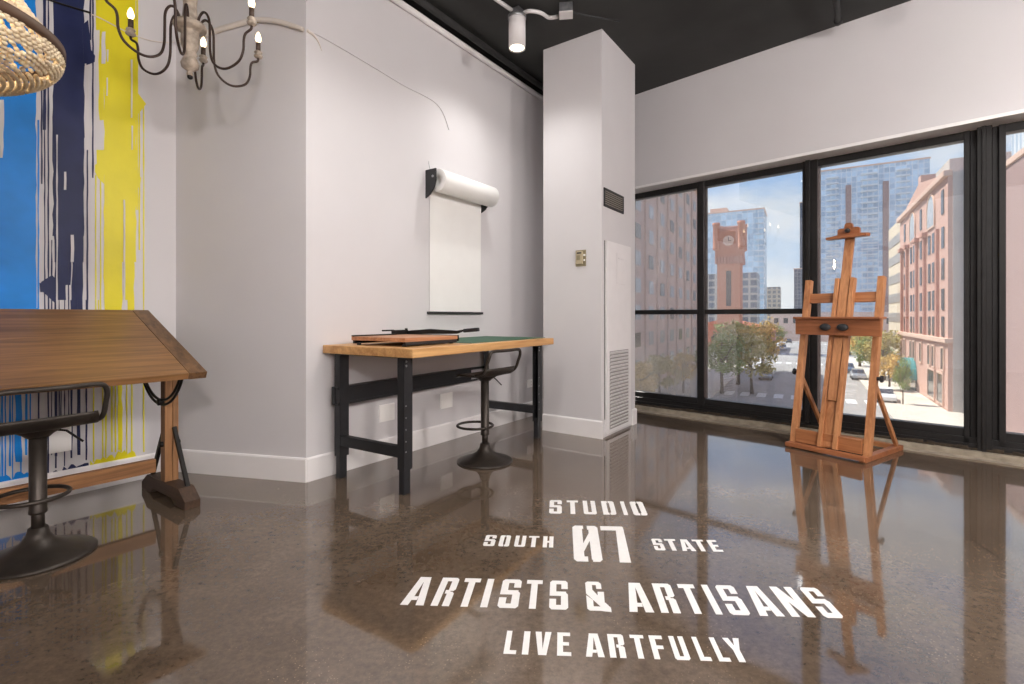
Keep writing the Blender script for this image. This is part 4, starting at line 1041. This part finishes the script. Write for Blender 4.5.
bg = building('office_building', PS1+.2, s_of(886.5), 12.3, 36, 15.6, beige_m, 'beige office block with strip windows next to the pink brick building')
Lb = s_of(886.5)-PS1-.2
for k in range(7):
    MB().box((.6, 0, gz(-5.4+k*2.95)), (Lb-.4, .08, gz(-5.4+k*2.95)+1.35), 0).build('strip_window', soft_win_m, bg)
pw = building('brick_building', 12, s_of(1005), 12, 34, 11.7, pinkwall_m, 'plain pink wall of the near building seen past the thick window post')
MB().box((1, -18, gz(11.7)), (s_of(1005)-12-.3, -.25, gz(17)), 0).build('corrugated_penthouse', corr_m, pw)
MB().box((-.2, -.2, gz(11.4)), (s_of(1005)-12+.1, .12, gz(11.8)), .03).build('coping', stone_trim_m, pw)

# red brick building across the street
RS0, RS1 = 36.0, 93.5
rb = building('brick_building', RS0, RS1, -40, -16, 23.4, redbrick_m, 'weathered red brick building with paired pale windows filling the leftmost pane')
rb_y = -24.0                     # local y of the street face (towards +H)
MB().box((-.2, rb_y-.5, gz(22.6)), (RS1-RS0+.3, rb_y+.1, gz(23.6)), .06).build('cornice', stone_trim_m, rb)
for i in range(10):
    for k in range(9):
        win(rb, 2.6+i*5.6, gz(-5.2+k*3.05), 2.0, 1.6, 'street-', pale_win_m if (i*7+k*3) % 4 else winglass_m, stone_trim_m if k % 9 == 20 else None, y=rb_y)
for i in range(11):
    MB().box((-.3+i*5.6, rb_y-.25, 0), (.3+i*5.6, rb_y, gz(22.6)), .03).build('pilaster', redbrick_m, rb)

# clock tower and station
Xc = Vector((.436*130, 130, 0)); cs, ch = Xc.dot(G), Xc.dot(H)
ct = empty('clock_tower', S(cs, ch), ang(G), label='red brick clock tower with corner turrets at the end of the street', cat='tower')
w_ = 2.75
topz_ = 23.2
MB().box((-w_, -w_, 0), (w_, w_, gz(16.5)), .1).build('shaft', station_m, ct)
MB().box((-w_-.45, -w_-.45, gz(16.5)), (w_+.45, w_+.45, gz(topz_)), .15).build('belfry', station_m, ct)
b = MB()
for k in range(9): 
    q = -w_-.2+k*(2*w_+.4)/8
    b.box((-w_-.6, q-.28, gz(14.8)), (-w_, q+.28, gz(16.6)), .03).box((q-.28, -w_-.6, gz(14.8)), (q+.28, -w_, gz(16.6)), .03)
b.build('corbel_course', pier_m, ct)
for sx in (-1, 1):
    for sy in (-1, 1):
        MB().lathe([(0, gz(18)), (.9, gz(18.6)), (.8, gz(19)), (.8, gz(24.6)), (.95, gz(24.8)), (.95, gz(25.4)), (0, gz(25.4))], (sx*(w_+.2), sy*(w_+.2), 0), 12).build('turret', station_m, ct)
MB().box((-w_, -w_, gz(topz_)), (w_, w_, gz(topz_+1.2)), .2).build('roof', pier_m, ct)
for ax in ((-1, 0, 0), (0, -1, 0)):
    p = Vector(ax)*(w_+.46)+Z*gz(20.6)
    f = MB().disc(p, ax, 1.3, .12, 28).build('clock_face', stone_trim_m, ct)
    t_ = Vector((-ax[1], ax[0], 0))
    MB().bar(p+Vector(ax)*.16, p+Vector(ax)*.16+Z*.95, .14, .04, ax).bar(p+Vector(ax)*.16, p+Vector(ax)*.16+t_*.7, .14, .04, ax).build('clock_hand', dark_iron_m, f)
    if ax[0]: MB().box((-w_-.05, -.6, gz(4)), (-w_, .6, gz(13)), 0).build('slot_window', winglass_m, ct)
st = building('station_building', cs+3.4, cs+28, ch-14, -7.0, -2.2, station_m, 'low brick station hall with terracotta roof below the clock tower')
Ls, Ws = 24.6, -7.0-(ch-14)
b = MB(); b.prism([(-.6, .6, gz(-2.2)), (-.6, -Ws-.6, gz(-2.2)), (-.6, -Ws/2, gz(.6))], (Ls+1.2, 0, 0)); b.build('roof', station_roof_m, st)
for k in range(6): win(st, -1.8-k*(Ws-3)/5, gz(-6.6), 1.6, 3.2, 'end', winglass_m, stone_trim_m, True, 'arched_window')

def tower(name, px_r, Y, width, depth, top, m, label):
    Xr = Vector(((px_r-HX)/F*Y, Y, 0)); s0, h1 = Xr.dot(G), Xr.dot(H)
    return building(name, s0, s0+depth, h1-width, h1, top, m, label, stone_trim_m if top > 30 else None), s0, h1
bt, s0_, h1_ = tower('glass_tower', 764, 300, 33, 26, 66, towerglass_m, 'pale blue glass high-rise behind the clock tower')
MB().box((4, -12, gz(66)), (20, -2, gz(70)), .1).build('penthouse', stone_trim_m, bt)
for k in range(20):
    MB().box((-1.6, -33.2, 6+k*3.3), (3, -28.5, 6.3+k*3.3), 0).build('balcony', balc_m, bt)
gt, s0_, h1_ = tower('glass_tower', 930, 280, 52, 30, 90, bigglass_m, 'wide blue glass apartment tower with balconies behind the easel')
for cx_, cw in ((-6, 6.0), (-24, 8.0), (-40, 6.0)):
    for k in range(26):
        MB().box((-1.5, cx_-cw/2, 8+k*3.4), (.1, cx_+cw/2, 8.9+k*3.4), 0).build('balcony', balc_m, gt)
for cx_ in (-14, -32):
    MB().box((-.7, cx_-1.4, 0), (.1, cx_+1.4, 88), 0).build('brick_strip', pinkwall_m, gt)
md, _, _ = tower('office_building', 757, 215, 20, 16, 20.5, midglass_m, 'grey gridded mid-rise right of the clock tower')
tn, _, _ = tower('office_building', 780, 360, 18, 20, 23, tangrid_m, 'small tan block at the far end of the street')
dk, _, _ = tower('apartment_tower', 818, 430, 18, 20, 43, darkgrid_m, 'dark distant block beside the middle window post')
b2_, _, _ = tower('apartment_tower', 822, 520, 20, 20, 122, darkgrid_m, 'very tall distant tower with stepped balconies beside the middle window post')
for k in range(34):
    MB().box((-1, -22.2, 8+k*3.7), (6, -19.5, 8.5+k*3.7), 0).build('balcony', balc_m, b2_)
rl_, _, _ = tower('brick_building', 899, 175, 40, 16, 3.0, redbrick_m, 'low red brick block beyond the trees behind the easel')
for k in range(12): win(rl_, -2-k*3.2, gz(-1.2), 1.5, 2.0, 'end', winglass_m); 

# trees
def tree_meshes(seed, hgt, wid, mat_):
    rr_ = random.Random(seed)
    tr_ = MB(); 
    tr_.tube([(0, 0, 0), (.08, .05, hgt*.25), (-.05, .1, hgt*.5), (.05, 0, hgt*.85)], lambda t_: .17*(1-t_)+.03, 8, smooth=3)
    for k in range(7):
        a_ = rr_.uniform(0, 6.28); z0 = hgt*rr_.uniform(.3, .6); L_ = wid*rr_.uniform(.5, .85)
        tr_.tube([(0, 0, z0), (L_*.5*math.cos(a_), L_*.5*math.sin(a_), z0+hgt*.1), (L_*math.cos(a_), L_*math.sin(a_), z0+hgt*rr_.uniform(.18, .3))], lambda t_: .06*(1-t_)+.015, 6, smooth=3)
    bm = bmesh.new()
    for k in range(26):
        a_ = rr_.uniform(0, 6.28); f = rr_.uniform(.0, 1); zc__ = hgt*(.36+.58*f); rad_ = wid*(1-.75*abs(f-.35))*rr_.uniform(.3, .85)
        c = Vector((rad_*math.cos(a_), rad_*math.sin(a_), zc__)); br_ = wid*rr_.uniform(.25, .42)
        for q in range(95):
            d = Vector((rr_.gauss(0, 1), rr_.gauss(0, 1), rr_.gauss(0, .8))).normalized()*br_*rr_.random()**.4
            n_ = Vector((rr_.gauss(0, 1), rr_.gauss(0, 1), rr_.gauss(0, 1))).normalized(); t1 = n_.orthogonal().normalized(); t2 = n_.cross(t1); sz = rr_.uniform(.10, .2)
            p = c+d
            bm.faces.new([bm.verts.new(p+t1*sz), bm.verts.new(p+t2*sz*.6), bm.verts.new(p-t1*sz), bm.verts.new(p-t2*sz*.6)])
    cr = MB(); cr.bm.free(); cr.bm = bm
    return tr_, cr
TREES = {}
def tree(px, Y, hgt, kind, label, wid=1.15):
    X = (px-HX)/F*Y
    e = empty('street_tree', Vector((X, Y, STREET)), (px*37 % 100)/16, label=label, cat='tree', group='street trees')
    if kind not in TREES:
        t_, c = tree_meshes(kind*11+5, 7.0, 2.6, None)
        a_ = t_.build('trunk', bark_m, e); b_ = c.build('crown', leaf_ms[kind % 3], e); b_['kind'] = 'stuff'
        TREES[kind] = (a_, b_)
    else:
        for o in TREES[kind]:
            c = o.copy(); C.objects.link(c); c.parent = e
    k = hgt/7.0; e.scale = (k*(wid or 1), k*(wid or 1), k)
tl = [(640, 50, 4.8, 2, 'golden tree at the foot of the red brick building, leftmost in the window'),
      (660, 54, 5.2, 1, 'olive tree second from the left before the red brick building'),
      (683, 60, 5.0, 2, 'golden tree before the right end of the red brick building'),
      (722, 60, 7.6, 0, 'green tree just right of the thin window post'),
      (738, 68, 8.6, 1, 'tall olive tree below the clock tower'),
      (752, 60, 7.0, 1, 'olive tree over the kerb right of the clock tower'),
      (762, 84, 8.6, 2, 'golden olive tree overhanging the street edge'),
      (728, 88, 8.5, 0, 'green tree in the row behind, left of the clock tower base'),
      (776, 150, 7.0, 0, 'distant green tree at the far end of the street'),
      (860, 92, 7.6, 2, 'golden green tree across the street behind the easel mast'),
      (850, 120, 8.0, 0, 'green tree further back behind the easel mast'),
      (872, 76, 6.8, 0, 'green tree behind the right post of the easel'),
      (884, 72, 7.4, 1, 'olive tree in front of the beige office block'),
      (889, 62, 4.6, 2, 'low yellow green tree before the left end of the pink building'),
      (903, 52, 5.2, 0, 'slim young tree on the sidewalk before the pink building', .45)]
for a_ in tl: tree(*a_)

# parked cars
def car_parts(paint):
    body = [(-2.2, .35), (-2.25, .7), (-2.1, .9), (-1.0, .98), (1.7, 1.0), (2.15, .9), (2.2, .4), (1.75, .32), (-1.8, .32)]
    cab = [(-1.15, .95), (-.45, 1.42), (.9, 1.45), (1.6, 1.0)]
    b_ = MB().prism([(x, -.86, z) for x, z in body], (0, 1.72, 0), .06)
    c = MB().prism([(x, -.74, z) for x, z in cab], (0, 1.48, 0), .07)
    r_ = MB().prism([(-.5, -.7, 1.40), (-.42, -.7, 1.47), (.88, -.7, 1.5), (.98, -.7, 1.42)], (0, 1.4, 0), .03)
    return b_, c, r_
CAR = None
paints = {'silver': plain('silver_car_paint', (176, 180, 186), .25, .4), 'white': plain('white_car_paint', (226, 228, 230), .25), 'dark': plain('charcoal_car_paint', (56, 60, 68), .25, .3), 'blue': plain('steel_blue_car_paint', (92, 118, 148), .25, .3), 'red': plain('red_car_paint', (130, 44, 40), .3)}
tyre_m = plain('tyre_rubber', (28, 28, 30), .8)
def car(px, py, col, label, across=False):
    p = ray(px, py); k = (STREET-CZ)/p.z; X, Y = p.x*k, k
    e = empty('parked_car', Vector((X, Y, STREET)), ang(H if across else G), label=label, cat='car', group='cars on the street')
    b_, c, r_ = car_parts(col)
    b_.build('body', paints[col], e); c.build('glasshouse', winglass_m, e); r_.build('roof_panel', paints[col], e)
    for x in (-1.4, 1.35):
        for y, dy in ((-.88, 1), (.88, -1)):
            MB().disc((x, y, .33), (0, dy, 0), .33, .22, 18).build('wheel', tyre_m, e)
car(766, 379, 'silver', 'silver car on the near lane beyond the olive tree')
car(783, 350, 'white', 'white car further up the left lane')
car(789, 343, 'dark', 'dark car behind the white one in the left lane')
car(793, 337, 'silver', 'far silver car near the end of the street')
car(773, 341, 'blue', 'steel blue car parked at the far left kerb')
car(848, 372, 'blue', 'steel blue car seen between the easel mast and right post')
car(858, 379, 'silver', 'silver car parked before the trees behind the easel')
car(884, 401, 'white', 'white car at the near kerb before the pink building')

# ------------------------------------------------------------------ sky, sun, camera
w = bpy.data.worlds.new('sky'); SC.world = w; w.use_nodes = True
nt = w.node_tree; bgn = nt.nodes['Background']; L = nt.links.new
tc = nd(nt, 'ShaderNodeTexCoord'); sx = nd(nt, 'ShaderNodeSeparateXYZ'); L(tc.outputs['Generated'], sx.inputs[0])
grad = ramp(nt, sx.outputs[2], [(0.0, lin((210, 222, 236))), (.12, lin((190, 214, 242))), (.32, lin((140, 184, 240))), (1.0, lin((84, 134, 215)))])
mp = nd(nt, 'ShaderNodeMapping'); mp.inputs['Scale'].default_value = (2.2, 2.2, 7.0); L(tc.outputs['Generated'], mp.inputs['Vector'])
cn = nd(nt, 'ShaderNodeTexNoise', Scale=1.5, Detail=6.0, Roughness=.55); L(mp.outputs[0], cn.inputs['Vector'])
cf = ramp(nt, cn.outputs['Fac'], [(.43, (0, 0, 0, 1)), (.64, (.9, .9, .9, 1))])
mx = nd(nt, 'ShaderNodeMix', data_type='RGBA'); L(cf, mx.inputs[0]); L(grad, mx.inputs[6]); mx.inputs[7].default_value = lin((236, 239, 244))
L(mx.outputs[2], bgn.inputs['Color']); bgn.inputs['Strength'].default_value = 1.28
sd = bpy.data.lights.new('sun', 'SUN'); sd.energy = 8.0; sd.angle = math.radians(.6); sd.color = (1.0, .95, .87)
so = bpy.data.objects.new('sun', sd); C.objects.link(so)
sv = Vector((-.8*.5, .46*.5, .8)).normalized()
so.rotation_euler = sv.to_track_quat('Z', 'Y').to_euler(); so.location = (0, 0, 60)

cam = bpy.data.cameras.new('camera'); co = bpy.data.objects.new('camera', cam); C.objects.link(co)
co.location = (0, 0, CZ); co.rotation_euler = (math.pi/2, 0, 0)
cam.sensor_width = 36; cam.lens = 36*F/1024; cam.shift_x = (512-HX)/1024; cam.shift_y = -(342-HY)/1024; cam.clip_end = 3000; cam.clip_start = .05
SC.camera = co
vs = SC.view_settings; vs.view_transform = 'Standard'; vs.look = 'None'; vs.gamma = 1.0; vs.use_curve_mapping = False; vs.exposure = 0.12
cy_ = SC.cycles; cy_.use_denoising = True; cy_.max_bounces = 10; cy_.diffuse_bounces = 6; cy_.glossy_bounces = 5; cy_.transparent_max_bounces = 16; cy_.sample_clamp_indirect = 6; cy_.caustics_reflective = False; cy_.caustics_refractive = False
